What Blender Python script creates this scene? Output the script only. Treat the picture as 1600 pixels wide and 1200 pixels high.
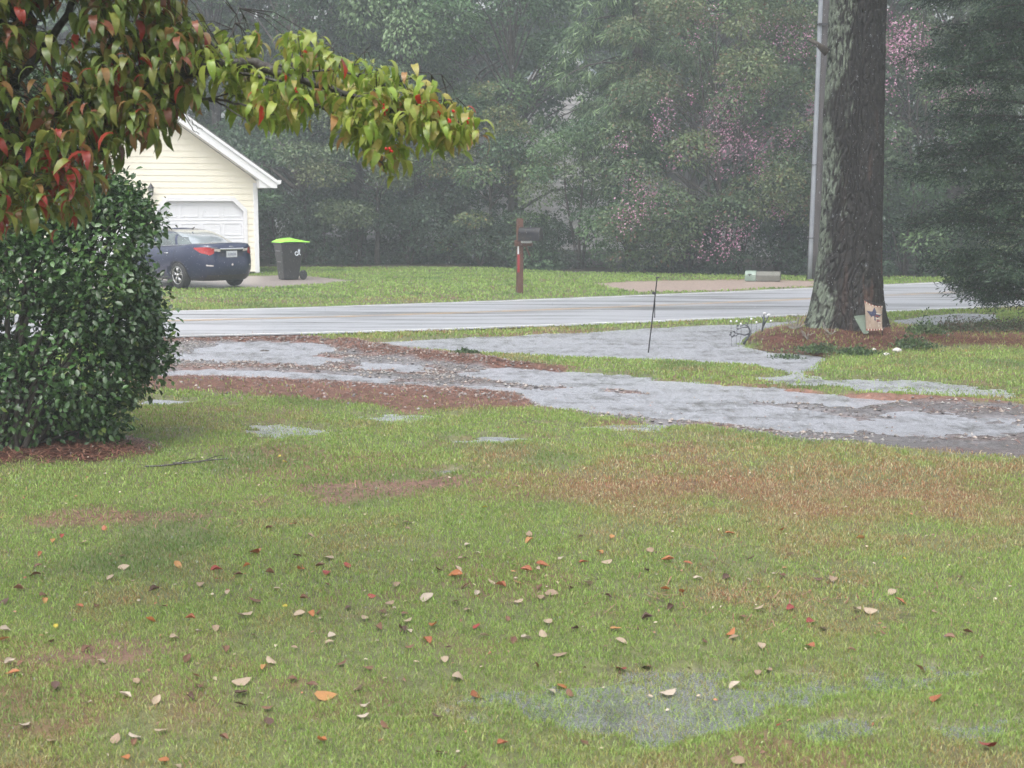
import bpy, math, random
import numpy as np
from mathutils import Vector, Matrix

# ------------------------------------------------------------------ camera, world, sun, exposure
S = bpy.context.scene
for o in list(bpy.data.objects): bpy.data.objects.remove(o)
FPX, HZ, EYE = 2080.0, 315.0, 2.2            # focal length in pixels of the 1600 px wide photograph, horizon row, eye height
PITCH = math.atan((600 - HZ) / FPX)
camd = bpy.data.cameras.new('camera'); cam = bpy.data.objects.new('camera', camd)
S.collection.objects.link(cam); S.camera = cam
cam.location = (0, 0, EYE); cam.rotation_euler = (math.pi/2 - PITCH, 0, 0)
camd.sensor_width = 36; camd.lens = 36*FPX/1600; camd.clip_end = 2000; camd.clip_start = .1
camd.dof.use_dof = True; camd.dof.focus_distance = 13.0; camd.dof.aperture_fstop = 5.6

W = bpy.data.worlds.new('World'); S.world = W; W.use_nodes = True
nt = W.node_tree; nt.nodes.clear()
sky = nt.nodes.new('ShaderNodeTexSky'); sky.sky_type = 'NISHITA'; sky.sun_disc = False
SUN_EL, SUN_ROT = math.radians(62), math.radians(200)
sky.sun_elevation = SUN_EL; sky.sun_rotation = SUN_ROT; sky.dust_density = 6; sky.air_density = 1.5
hs = nt.nodes.new('ShaderNodeHueSaturation'); hs.inputs['Saturation'].default_value = .22
bgn = nt.nodes.new('ShaderNodeBackground'); bgn.inputs[1].default_value = .15
wo = nt.nodes.new('ShaderNodeOutputWorld')
nt.links.new(sky.outputs[0], hs.inputs['Color']); nt.links.new(hs.outputs[0], bgn.inputs[0]); nt.links.new(bgn.outputs[0], wo.inputs[0])
sd_ = bpy.data.lights.new('sun', 'SUN'); sun = bpy.data.objects.new('sun', sd_); S.collection.objects.link(sun)
sd_.energy = 0.6; sd_.angle = math.radians(60); sd_.color = (1, .985, .96)
sun.rotation_euler = (math.pi/2 - SUN_EL, 0, math.pi - SUN_ROT + math.pi*0)
S.view_settings.view_transform = 'Standard'; S.view_settings.look = 'None'
S.view_settings.exposure = 1.0; S.view_settings.gamma = 1
S.render.engine = 'CYCLES'
S.cycles.max_bounces = 6; S.cycles.diffuse_bounces = 3; S.cycles.transparent_max_bounces = 8; S.cycles.volume_bounces = 1
S.cycles.use_denoising = True

# ------------------------------------------------------------------ helpers
rng = np.random.default_rng(7); R = random.Random(5)
cP, sP = math.cos(PITCH), math.sin(PITCH)
def ray(px, py):
    u, v = (px-800)/FPX, (600-py)/FPX
    return np.array([u, cP + v*sP, -sP + v*cP])
def G(px, py, z=0.0):                         # where the ray through a pixel of the photograph meets the height z
    d = ray(px, py); t = (z-EYE)/d[2]; return np.array([d[0]*t, d[1]*t, z])
def AT(px, py, Y):
    d = ray(px, py); t = Y/d[1]; return np.array([d[0]*t, Y, EYE + d[2]*t])
def proj(P):
    P = np.atleast_2d(P); x = P[:, 0]; y = P[:, 1]; z = P[:, 2]-EYE
    f = y*cP - z*sP; u = y*sP + z*cP
    return 800 + FPX*x/f, 600 - FPX*u/f
def PX(px, Y): return (px-800)/FPX*Y          # rough sideways position at ground distance Y

def _h(ix, iy, seed):
    n = (ix*374761393 + iy*668265263 + seed*974634777) & 0xFFFFFFFF
    n = ((n ^ (n >> 13))*1274126177) & 0xFFFFFFFF
    return ((n ^ (n >> 16)) & 0xFFFF)/65535.0
def vnoise(x, y, seed=0):
    x = np.asarray(x, float); y = np.asarray(y, float)
    ix = np.floor(x).astype(np.int64); iy = np.floor(y).astype(np.int64); fx = x-ix; fy = y-iy
    fx = fx*fx*(3-2*fx); fy = fy*fy*(3-2*fy)
    a, b, c, d = _h(ix, iy, seed), _h(ix+1, iy, seed), _h(ix, iy+1, seed), _h(ix+1, iy+1, seed)
    return (a*(1-fx)+b*fx)*(1-fy) + (c*(1-fx)+d*fx)*fy
def fbm(x, y, octv=4, seed=0):
    s = 0; a = .5; t = 0
    for i in range(octv):
        s = s + a*vnoise(x*2**i + 17*i, y*2**i - 9*i, seed+i); t += a; a *= .5
    return s/t*2-1                             # -1..1
def sstep(a, b, x):
    t = np.clip((x-a)/(b-a), 0, 1); return t*t*(3-2*t)
def sdf(poly, x, y):                          # signed distance to a polygon, negative inside
    P = np.asarray(poly, float)[:, :2]; d = np.full(x.shape, 1e9); ins = np.zeros(x.shape, bool)
    for i in range(len(P)):
        a = P[i]; b = P[(i+1) % len(P)]; e = b-a
        wx = x-a[0]; wy = y-a[1]
        t = np.clip((wx*e[0]+wy*e[1])/(e@e+1e-12), 0, 1)
        d = np.minimum(d, np.hypot(wx-e[0]*t, wy-e[1]*t))
        c = ((a[1] > y) != (b[1] > y)) & (x < (b[0]-a[0])*(y-a[1])/(b[1]-a[1]+1e-12)+a[0])
        ins ^= c
    return np.where(ins, -d, d)
def gpoly(pts, z=0.02): return [G(px, py, z)[:2] for px, py in pts]

def mesh_np(name, V, F, col=None, smooth=False, attrs=None, uv=None):
    """V (n,3); F list of (m,k) index arrays; col (n,3) goes to the point attribute Col."""
    me = bpy.data.meshes.new(name); V = np.asarray(V, np.float32)
    F = [np.asarray(f, np.int32) for f in F if len(f)]
    me.vertices.add(len(V)); me.vertices.foreach_set('co', V.ravel())
    li = np.concatenate([f.ravel() for f in F]); tot = np.concatenate([np.full(len(f), f.shape[1], np.int32) for f in F])
    me.loops.add(len(li)); me.loops.foreach_set('vertex_index', li)
    st = np.concatenate([[0], np.cumsum(tot)[:-1]]).astype(np.int32)
    me.polygons.add(len(tot)); me.polygons.foreach_set('loop_start', st); me.polygons.foreach_set('loop_total', tot)
    me.polygons.foreach_set('use_smooth', np.full(len(tot), bool(smooth)))
    if col is not None:
        a = me.attributes.new('Col', 'FLOAT_COLOR', 'POINT')
        c4 = np.ones((len(V), 4), np.float32); c4[:, :3] = col; a.data.foreach_set('color', c4.ravel())
    for k, v in (attrs or {}).items():
        a = me.attributes.new(k, 'FLOAT', 'POINT'); a.data.foreach_set('value', np.asarray(v, np.float32))
    me.update(calc_edges=True); me.validate(); return me
class MB:
    """collects simple shapes into one mesh"""
    def __init__(s): s.V = []; s.F = {}; s.n = 0; s.C = []
    def add(s, V, F, col=None):
        V = np.asarray(V, float)
        for f in F:
            f = np.asarray(f)
            if len(f): s.F.setdefault(f.shape[1], []).append(f+s.n)
        s.V.append(V); s.n += len(V)
        s.C.append(np.tile(col if col is not None else (1, 1, 1), (len(V), 1)) if col is None or np.ndim(col) == 1 else col)
        return s
    def box(s, c, sz, rz=0.0, M=None):
        x, y, z = np.array(sz)/2
        V = np.array([[-x,-y,-z],[x,-y,-z],[x,y,-z],[-x,y,-z],[-x,-y,z],[x,-y,z],[x,y,z],[-x,y,z]], float)
        if rz: V = V @ np.array([[math.cos(rz), math.sin(rz), 0], [-math.sin(rz), math.cos(rz), 0], [0, 0, 1]])
        if M is not None: V = V @ np.array(M).T
        return s.add(V+np.array(c), [[[0,3,2,1],[4,5,6,7],[0,1,5,4],[1,2,6,5],[2,3,7,6],[3,0,4,7]]])
    def prism(s, pts, axis, a, b):            # polygon pts (u,v) pushed along an axis from a to b
        n = len(pts); V = []
        for t in (a, b):
            for u, v in pts: V.append({'x': (t, u, v), 'y': (u, t, v), 'z': (u, v, t)}[axis])
        s.add(V, [[[i, (i+1) % n, n+(i+1) % n, n+i] for i in range(n)]])
        s.F.setdefault(n, []).append(np.array([list(range(n))[::-1], list(range(n, 2*n))])+s.n-2*n)
        return s
    def tube(s, pts, rad, n=8, cap=True, col=None):
        pts = np.asarray(pts, float); m = len(pts); rad = np.broadcast_to(rad, (m,))
        T = np.gradient(pts, axis=0); T /= np.linalg.norm(T, axis=1, keepdims=True)+1e-9
        ref = np.array([0, 0, 1.]) if abs(T[0, 2]) < .9 else np.array([1., 0, 0])
        V = []; A = np.cross(T[0], ref); A /= np.linalg.norm(A)
        for i in range(m):
            A = A - T[i]*(A@T[i]); A /= np.linalg.norm(A)+1e-9; B = np.cross(T[i], A)
            for k in range(n):
                a = 2*math.pi*k/n; V.append(pts[i]+rad[i]*(math.cos(a)*A+math.sin(a)*B))
        Q = [[i*n+k, i*n+(k+1) % n, (i+1)*n+(k+1) % n, (i+1)*n+k] for i in range(m-1) for k in range(n)]
        s.add(V, [Q], col)
        if cap: s.F.setdefault(n, []).append(np.array([list(range(n))[::-1], [(m-1)*n+k for k in range(n)]])+s.n-m*n)
        return s
    def cyl(s, c, r, h, n=24, axis='z'):
        c = np.array(c, float); d = {'x': (1,0,0), 'y': (0,1,0), 'z': (0,0,1)}[axis]; d = np.array(d, float)
        return s.tube([c-d*h/2, c+d*h/2], r, n)
    def ball(s, c, r, n=8, sc=(1, 1, 1), col=None):
        V = []; 
        for i in range(n+1):
            for k in range(2*n):
                th = math.pi*i/n; ph = math.pi*k/n
                V.append((c[0]+r*sc[0]*math.sin(th)*math.cos(ph), c[1]+r*sc[1]*math.sin(th)*math.sin(ph), c[2]+r*sc[2]*math.cos(th)))
        return s.add(V, [[[i*2*n+k, (i+1)*2*n+k, (i+1)*2*n+(k+1) % (2*n), i*2*n+(k+1) % (2*n)] for i in range(n) for k in range(2*n)]], col)
    def mesh(s, name, smooth=False, col=False):
        return mesh_np(name, np.concatenate(s.V), [np.concatenate(v) for v in s.F.values()], np.concatenate(s.C) if col else None, smooth)
def link(name, me, m=None, parent=None, loc=None, bevel=0):
    o = bpy.data.objects.new(name, me); S.collection.objects.link(o)
    if m is not None and not me.materials: me.materials.append(m)
    if parent is not None: o.parent = parent
    if loc is not None: o.location = loc
    if bevel:
        b = o.modifiers.new('b', 'BEVEL'); b.width = bevel; b.segments = 2; b.limit_method = 'ANGLE'; b.angle_limit = math.radians(40)
    return o
def tag(o, label, cat, group=None):
    o['label'] = label; o['category'] = cat
    if group: o['group'] = group
    return o
def thing(name, label, cat, loc=(0, 0, 0), rz=0.0, group=None):
    o = bpy.data.objects.new(name, None); S.collection.objects.link(o); o.location = loc; o.rotation_euler = (0, 0, rz)
    o.empty_display_size = .2
    return tag(o, label, cat, group)
def kind(o, k): o['kind'] = k; return o
def dup(root, loc, rz=0.0, sc=1.0, label=None, group=None):
    r = root.copy(); S.collection.objects.link(r); r.location = loc; r.rotation_euler = (0, 0, rz)
    r.scale = (sc, sc, sc) if np.ndim(sc) == 0 else sc
    if label: r['label'] = label
    if group: r['group'] = group
    for ch in list(root.children):
        c = ch.copy(); S.collection.objects.link(c); c.parent = r
        for g in ch.children:
            d = g.copy(); S.collection.objects.link(d); d.parent = c
    return r

# ------------------------------------------------------------------ materials
def mat(name, base=(.5, .5, .5), rough=.5, spec=.5, metal=0, noise=None, bump=None, attr=False, trans=0, coat=0, emit=None):
    """noise = (scale, colour2, amount lo, hi) ; bump = (scale, strength, detail)"""
    m = bpy.data.materials.new(name); m.use_nodes = True; N = m.node_tree.nodes; L = m.node_tree.links
    b = N['Principled BSDF']; b.inputs['Roughness'].default_value = rough; b.inputs['Metallic'].default_value = metal
    if name == 'wet_ground':
        wa = N.new('ShaderNodeAttribute'); wa.attribute_name = 'wet'; wm = N.new('ShaderNodeMapRange'); wm.inputs[3].default_value = .6; wm.inputs[4].default_value = .16; L.new(wa.outputs['Fac'], wm.inputs[0]); L.new(wm.outputs[0], b.inputs['Roughness'])
    b.inputs['Specular IOR Level'].default_value = spec; b.inputs['Coat Weight'].default_value = coat; b.inputs['Coat Roughness'].default_value = .08
    tc = N.new('ShaderNodeTexCoord'); src = None
    if attr:
        a = N.new('ShaderNodeAttribute'); a.attribute_name = 'Col'; src = a.outputs['Color']
    else:
        rgb = N.new('ShaderNodeRGB'); rgb.outputs[0].default_value = (*base, 1); src = rgb.outputs[0]
    if noise:
        t = N.new('ShaderNodeTexNoise'); t.inputs['Scale'].default_value = noise[0] if np.ndim(noise[0]) == 0 else 1
        t.inputs['Detail'].default_value = 5; t.inputs['Roughness'].default_value = .6
        if np.ndim(noise[0]):
            mp = N.new('ShaderNodeMapping'); mp.inputs['Scale'].default_value = noise[0]; L.new(tc.outputs['Object'], mp.inputs[0]); L.new(mp.outputs[0], t.inputs['Vector'])
        else: L.new(tc.outputs['Object'], t.inputs['Vector'])
        r = N.new('ShaderNodeMapRange'); r.inputs[1].default_value = noise[2]; r.inputs[2].default_value = noise[3]
        L.new(t.outputs['Fac'], r.inputs[0])
        mx = N.new('ShaderNodeMix'); mx.data_type = 'RGBA'; L.new(r.outputs[0], mx.inputs['Factor'])
        L.new(src, mx.inputs['A'])
        if attr:
            mu = N.new('ShaderNodeMix'); mu.data_type = 'RGBA'; mu.blend_type = 'MULTIPLY'; mu.inputs['Factor'].default_value = 1
            L.new(src, mu.inputs['A']); mu.inputs['B'].default_value = (*noise[1], 1); L.new(mu.outputs['Result'], mx.inputs['B'])
        else: mx.inputs['B'].default_value = (*noise[1], 1)
        src = mx.outputs['Result']
    L.new(src, b.inputs['Base Color'])
    if bump:
        t2 = N.new('ShaderNodeTexNoise'); t2.inputs['Scale'].default_value = bump[0] if np.ndim(bump[0]) == 0 else 1; t2.inputs['Detail'].default_value = bump[2] if len(bump) > 2 else 3
        if np.ndim(bump[0]):
            mp = N.new('ShaderNodeMapping'); mp.inputs['Scale'].default_value = bump[0]; L.new(tc.outputs['Object'], mp.inputs[0]); L.new(mp.outputs[0], t2.inputs['Vector'])
        else: L.new(tc.outputs['Object'], t2.inputs['Vector'])
        bp = N.new('ShaderNodeBump'); bp.inputs['Strength'].default_value = bump[1]; bp.inputs['Distance'].default_value = bump[3] if len(bump) > 3 else .02
        L.new(t2.outputs['Fac'], bp.inputs['Height']); L.new(bp.outputs[0], b.inputs['Normal'])
    if emit: b.inputs['Emission Color'].default_value = (*emit[0], 1); b.inputs['Emission Strength'].default_value = emit[1]
    if trans:
        tr = N.new('ShaderNodeBsdfTranslucent'); L.new(src, tr.inputs[0]); ms = N.new('ShaderNodeMixShader'); ms.inputs[0].default_value = trans
        L.new(b.outputs[0], ms.inputs[1]); L.new(tr.outputs[0], ms.inputs[2]); L.new(ms.outputs[0], N['Material Output'].inputs[0])
    return m
M = {}
M['ground'] = mat('wet_ground', attr=True, rough=.55, noise=(14, (.55, .55, .55), .35, .7), bump=(45, .5, 4, .02))
M['grass'] = mat('grass_blade', attr=True, rough=.45, trans=.3)
M['leaf'] = mat('tree_leaf', attr=True, rough=.5, trans=.25)
M['camellia'] = mat('glossy_leaf', attr=True, rough=.28, spec=.6, trans=.12)
M['dogwood'] = mat('wet_leaf', attr=True, rough=.33, spec=.5, trans=.38, noise=(60, (.8, .8, .7), .3, .7))
M['straw'] = mat('pine_straw', attr=True, rough=.5)
M['stone'] = mat('gravel_stone', attr=True, rough=.4)
M['bark_dark'] = mat('bark_dark', (.045, .035, .03), .8, noise=(9, (.10, .09, .08), .4, .7), bump=((30, 30, 6), .7))
M['bark_wet'] = mat('bark_wet', (.03, .024, .02), .55, noise=(14, (.11, .12, .10), .5, .75), bump=((40, 40, 20), .5))
M['white'] = mat('white_trim', (.80, .80, .82), .4, noise=(3, (.72, .72, .74), .4, .8))
M['black_plastic'] = mat('black_plastic', (.018, .018, .02), .42, noise=(8, (.03, .03, .032), .4, .7))
M['dark_metal'] = mat('dark_metal', (.03, .03, .035), .4, metal=.4, noise=(60, (.06, .045, .035), .5, .8))

# ------------------------------------------------------------------ plan of the place: regions on the ground, traced once and kept in metres
def curve_pts(pts, z):                        # smooth polyline through ground points
    P = np.array([G(a, b, z)[:2] for a, b in pts]); k = np.polyfit(P[:, 0], P[:, 1], 3); return k
far_k = curve_pts([(270, 486), (400, 484), (700, 473), (1100, 458), (1258, 451), (1381, 446), (1559, 438)], .06)
mid_k = curve_pts([(270, 501), (400, 499), (700, 489), (1100, 475), (1372, 462), (1522, 455.5)], .06)
near_k = curve_pts([(250, 525), (400, 521), (700, 514), (1100, 496), (1256, 492), (1381, 486), (1484, 481)], .06)
XL, XR = -9.0, 14.5
def road_y(k, x):                             # continue straight beyond the part in view
    x = np.asarray(x, float); y = np.polyval(k, np.clip(x, XL, XR)); dk = np.polyder(k)
    return y + np.where(x < XL, (x-XL)*max(np.polyval(dk, XL), .05), 0) + np.where(x > XR, (x-XR)*np.polyval(dk, XR), 0)

PUD = [ # (pixels of the outline, depth, soft edge, noise amount)
 ([(560,537),(700,530),(830,523),(930,519),(1000,514),(1100,509),(1150,507),(1250,501),(1260,512),(1200,522),(1172,533),(1190,543),(1262,546),(1290,560),(1280,578),(1230,584),(1180,574),(1050,565),(900,560),(800,554),(700,551),(620,545)], .10, .35, .25),
 ([(1385,503),(1450,493),(1500,489),(1560,492),(1560,503),(1490,512),(1400,516)], .10, .25, .15),
 ([(1170,590),(1250,582),(1330,592),(1600,607),(1600,622),(1420,619),(1300,610)], .060, .5, .9),
 ([(725,585),(790,572),(850,577),(980,588),(1120,602),(1260,612),(1420,628),(1340,640),(1180,629),(1010,616),(930,608),(800,600)], .10, .3, .35),
 ([(820,614),(900,606),(1000,614),(1120,626),(1260,640),(1350,654),(1330,678),(1220,676),(1100,660),(960,650),(850,635)], .10, .35, .35),
 ([(640,600),(800,604),(860,615),(760,612)], .06, .3, .5),
 ([(255,582),(330,578),(430,582),(520,586),(620,594),(600,600),(480,594),(400,590),(255,590)], .085, .18, .35),
 ([(230,560),(300,552),(340,536),(420,532),(500,535),(545,545),(500,556),(560,566),(470,574),(340,566)], .075, .3, .6),
 ([(560,566),(640,570),(700,580),(640,586),(560,576)], .06, .3, .5),
 ([(1300,655),(1400,640),(1600,655),(1600,690),(1480,688),(1340,676)], .062, .5, .7),
 ([(205,634),(240,624),(300,627),(322,631),(270,637)], .10, .12, .1),
 ([(350,636),(370,634),(392,637),(370,641)], .09, .08, .08),
 ([(395,672),(430,664),(520,680),(470,692),(400,690)], .05, .3, .5),
 ([(560,655),(640,648),(720,655),(640,664)], .05, .3, .5),
 ([(700,692),(780,684),(850,690),(790,700)], .07, .15, .3),
 ([(650,740),(700,732),(755,738),(700,746)], .06, .12, .25),
 ([(840,668),(960,662),(1100,668),(1000,676)], .05, .25, .5),
 ([(600,1078),(720,1055),(900,1050),(1080,1052),(1240,1050),(1420,1048),(1500,1062),(1400,1090),(1240,1120),(1100,1155),(900,1172),(760,1148),(650,1112)], .052, .7, .6),
 ([(760,1082),(920,1072),(1100,1074),(1230,1078),(1180,1110),(1060,1140),(900,1148),(740,1118)], .064, .5, .35),
 ([(1240,1125),(1420,1110),(1600,1100),(1600,1150),(1400,1180),(1200,1185)], .043, .6, .9),
 ([(60,1160),(200,1150),(260,1185),(120,1200)], .03, .3, .4),
]
PUD = [(gpoly(p, .0), d, e, n) for p, d, e, n in PUD]
REG = { # soil kinds
 'drive': gpoly([(200,530),(250,527),(400,523),(480,528),(560,540),(700,556),(850,576),(1000,592),(1150,605),(1300,616),(1600,634),(1900,652),(1900,745),(1600,716),(1400,698),(1250,687),(1080,667),(960,655),(840,638),(700,616),(500,600),(250,590),(150,592)]),
 'red': gpoly([(180,590),(260,588),(420,592),(600,600),(760,610),(850,622),(835,636),(760,640),(640,644),(560,634),(420,620),(260,610),(180,612)]),
 'berm': gpoly([(500,532),(560,536),(620,548),(720,558),(800,568),(900,576),(880,582),(760,572),(640,562),(540,550)]),
 'berm2': gpoly([(1000,593),(1150,603),(1300,613),(1600,631),(1600,637),(1300,620),(1150,610),(1000,599)]),
 'berm3': gpoly([(240,527),(420,523),(520,530),(500,536),(420,531),(240,535)]),
 'mulch_tree': gpoly([(1165,536),(1200,520),(1262,503),(1400,508),(1460,523),(1700,527),(1700,548),(1460,545),(1400,551),(1300,556),(1200,550)]),
 'mulch_bush': gpoly([(-200,690),(120,680),(215,688),(243,706),(200,722),(90,730),(-200,735)]),
 'bare': gpoly([(470,770),(560,752),(700,748),(760,755),(640,775),(520,790)]),
 'bare2': gpoly([(40,815),(160,800),(330,800),(350,812),(200,820),(60,828)]),
 'bare3': gpoly([(80,1040),(180,1010),(250,1012),(180,1040)]),
 'ndrive': gpoly([(930,445),(1010,441),(1160,439),(1275,441),(1275,449),(1110,456),(1000,459),(960,452)]),
 'cdrive': gpoly([(-200,437),(300,434),(470,433),(560,441),(490,447),(400,452),(120,454),(-200,455)]),
}
TREE = G(1318, 524, .12)                      # foot of the big pine
BUSH = G(20, 706, .05)
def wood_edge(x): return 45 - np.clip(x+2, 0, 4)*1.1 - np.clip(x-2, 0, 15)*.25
def masks(x, y):
    n1 = fbm(x*1.3, y*1.3, 4, 3); n2 = fbm(x*4, y*4, 3, 11); d = {}
    for k, p in REG.items():
        near = (x > p_min[k][0]-2) & (x < p_max[k][0]+2) & (y > p_min[k][1]-2) & (y < p_max[k][1]+2)
        m = np.zeros(x.shape)
        if near.any():
            s = sdf(p, x[near], y[near]) + .22*n1[near] + .12*n2[near]; m[near] = sstep(.12, -.12, s)
        d[k] = m
    return d
p_min = {k: np.min(p, 0) for k, p in REG.items()}; p_max = {k: np.max(p, 0) for k, p in REG.items()}
def height(x, y):
    x = np.asarray(x, float); y = np.asarray(y, float)
    base = .038 + .016*fbm(x*.5, y*.5, 3, 21) + .010*fbm(x*3, y*3, 3, 5)
    n1 = fbm(x*1.6, y*2.2, 4, 31); n2 = fbm(x*7, y*9, 3, 41)
    dep = np.zeros(x.shape)
    for p, dpt, e, na in PUD:
        mn = np.min(p, 0)-1; mx = np.max(p, 0)+1; q = (x > mn[0]) & (x < mx[0]) & (y > mn[1]) & (y < mx[1])
        if q.any():
            s = sdf(p, x[q], y[q]) + na*.6*n1[q] + na*.45*n2[q]
            dep[q] = np.maximum(dep[q], dpt*sstep(e*.5, -e*.5, s))
    h = base - dep*(1-.22*sstep(.2, .8, fbm(x*3.2, y*5, 4, 47)))
    d = sdf(REG['drive'], x, y); h -= .012*sstep(.2, -.4, d)
    for k, a in (('berm', .07), ('berm3', .03), ('berm2', .03)):
        h += a*sstep(.15, -.2, sdf(REG[k], x, y)+.1*n2)
    r = np.hypot((x-TREE[0])/1.25, (y-TREE[1])); h += .17*np.exp(-(r/1.0)**2)
    h += .10*sstep(.3, -.5, sdf(REG['mulch_tree'], x, y)+.15*n1)
    h += .07*sstep(.2, -.4, sdf(REG['mulch_bush'], x, y)+.12*n1)
    yn = road_y(near_k, x); yf = road_y(far_k, x)
    onroad = sstep(yn-.9, yn-.25, y)*sstep(yf+1.2, yf+.3, y)
    h = h*(1-onroad) + .035*onroad
    far = sstep(yf+.5, yf+1.5, y); h = h*(1-far) + (.055+.012*fbm(x*.3, y*.3, 2, 9))*far
    return h

def grid(xs, ys):
    X, Y = np.meshgrid(xs, ys); nx, ny = len(xs), len(ys)
    i = np.arange((ny-1)*nx).reshape(ny-1, nx)[:, :-1].ravel()
    return X.ravel(), Y.ravel(), np.stack([i, i+1, i+nx+1, i+nx], 1)
def geo(a, b, n): return list(a*(b/a)**np.linspace(0, 1, n+1)[1:])
xs = np.array([-x for x in geo(11, 700, 24)][::-1] + list(np.arange(-11, 14.01, .055)) + geo(14, 700, 24))
ys = np.array([-600, -250, -90, -30, -8, 0, 3] + list(np.arange(4.0, 16, .045)) + list(np.arange(16, 32, .07)) + list(np.arange(32, 48, .4)) + geo(48, 900, 24))
X, Y, Q = grid(xs, ys); Z = height(X, Y)
mk = masks(X, Y)
def mixc(c, new, m): return c*(1-m[:, None]) + np.array(new)*m[:, None]
nb = fbm(X*.8, Y*.8, 4, 51); nc = fbm(X*5, Y*5, 3, 61)
C = np.tile(np.array([.14, .15, .06]), (len(X), 1))
C = mixc(C, (.17, .105, .055), sstep(-.1, .6, nb+.4*nc))
C = mixc(C, (.27, .145, .11), mk['red']); 
C = mixc(C, (.20, .19, .20), mk['drive']*(1-mk['red']))
C = mixc(C, (.22, .125, .10), mk['drive']*sstep(-.05, .35, fbm(X*.9, Y*2.6, 4, 71))*sstep(2.2, 0.4, X/3+0*Y)*.8)
for k in ('berm', 'berm2', 'berm3'): C = mixc(C, (.23, .12, .09), mk[k])
C = mixc(C, (.12, .045, .03), mk['mulch_tree']); C = mixc(C, (.085, .035, .025), mk['mulch_bush'])
for k in ('bare', 'bare2', 'bare3'): C = mixc(C, (.20, .11, .08), mk[k]*.9)
C = mixc(C, (.42, .33, .29), mk['ndrive']); C = mixc(C, (.36, .31, .29), mk['cdrive'])
C = mixc(C, (.24, .21, .17), sstep(.012, -.01, Z)*(Y < 12))
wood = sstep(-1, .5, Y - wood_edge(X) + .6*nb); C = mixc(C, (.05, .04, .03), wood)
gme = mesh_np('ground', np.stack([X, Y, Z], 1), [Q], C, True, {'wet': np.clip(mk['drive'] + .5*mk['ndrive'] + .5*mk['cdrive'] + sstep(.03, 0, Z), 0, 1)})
kind(link('ground', gme, M['ground']), 'structure')

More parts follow.
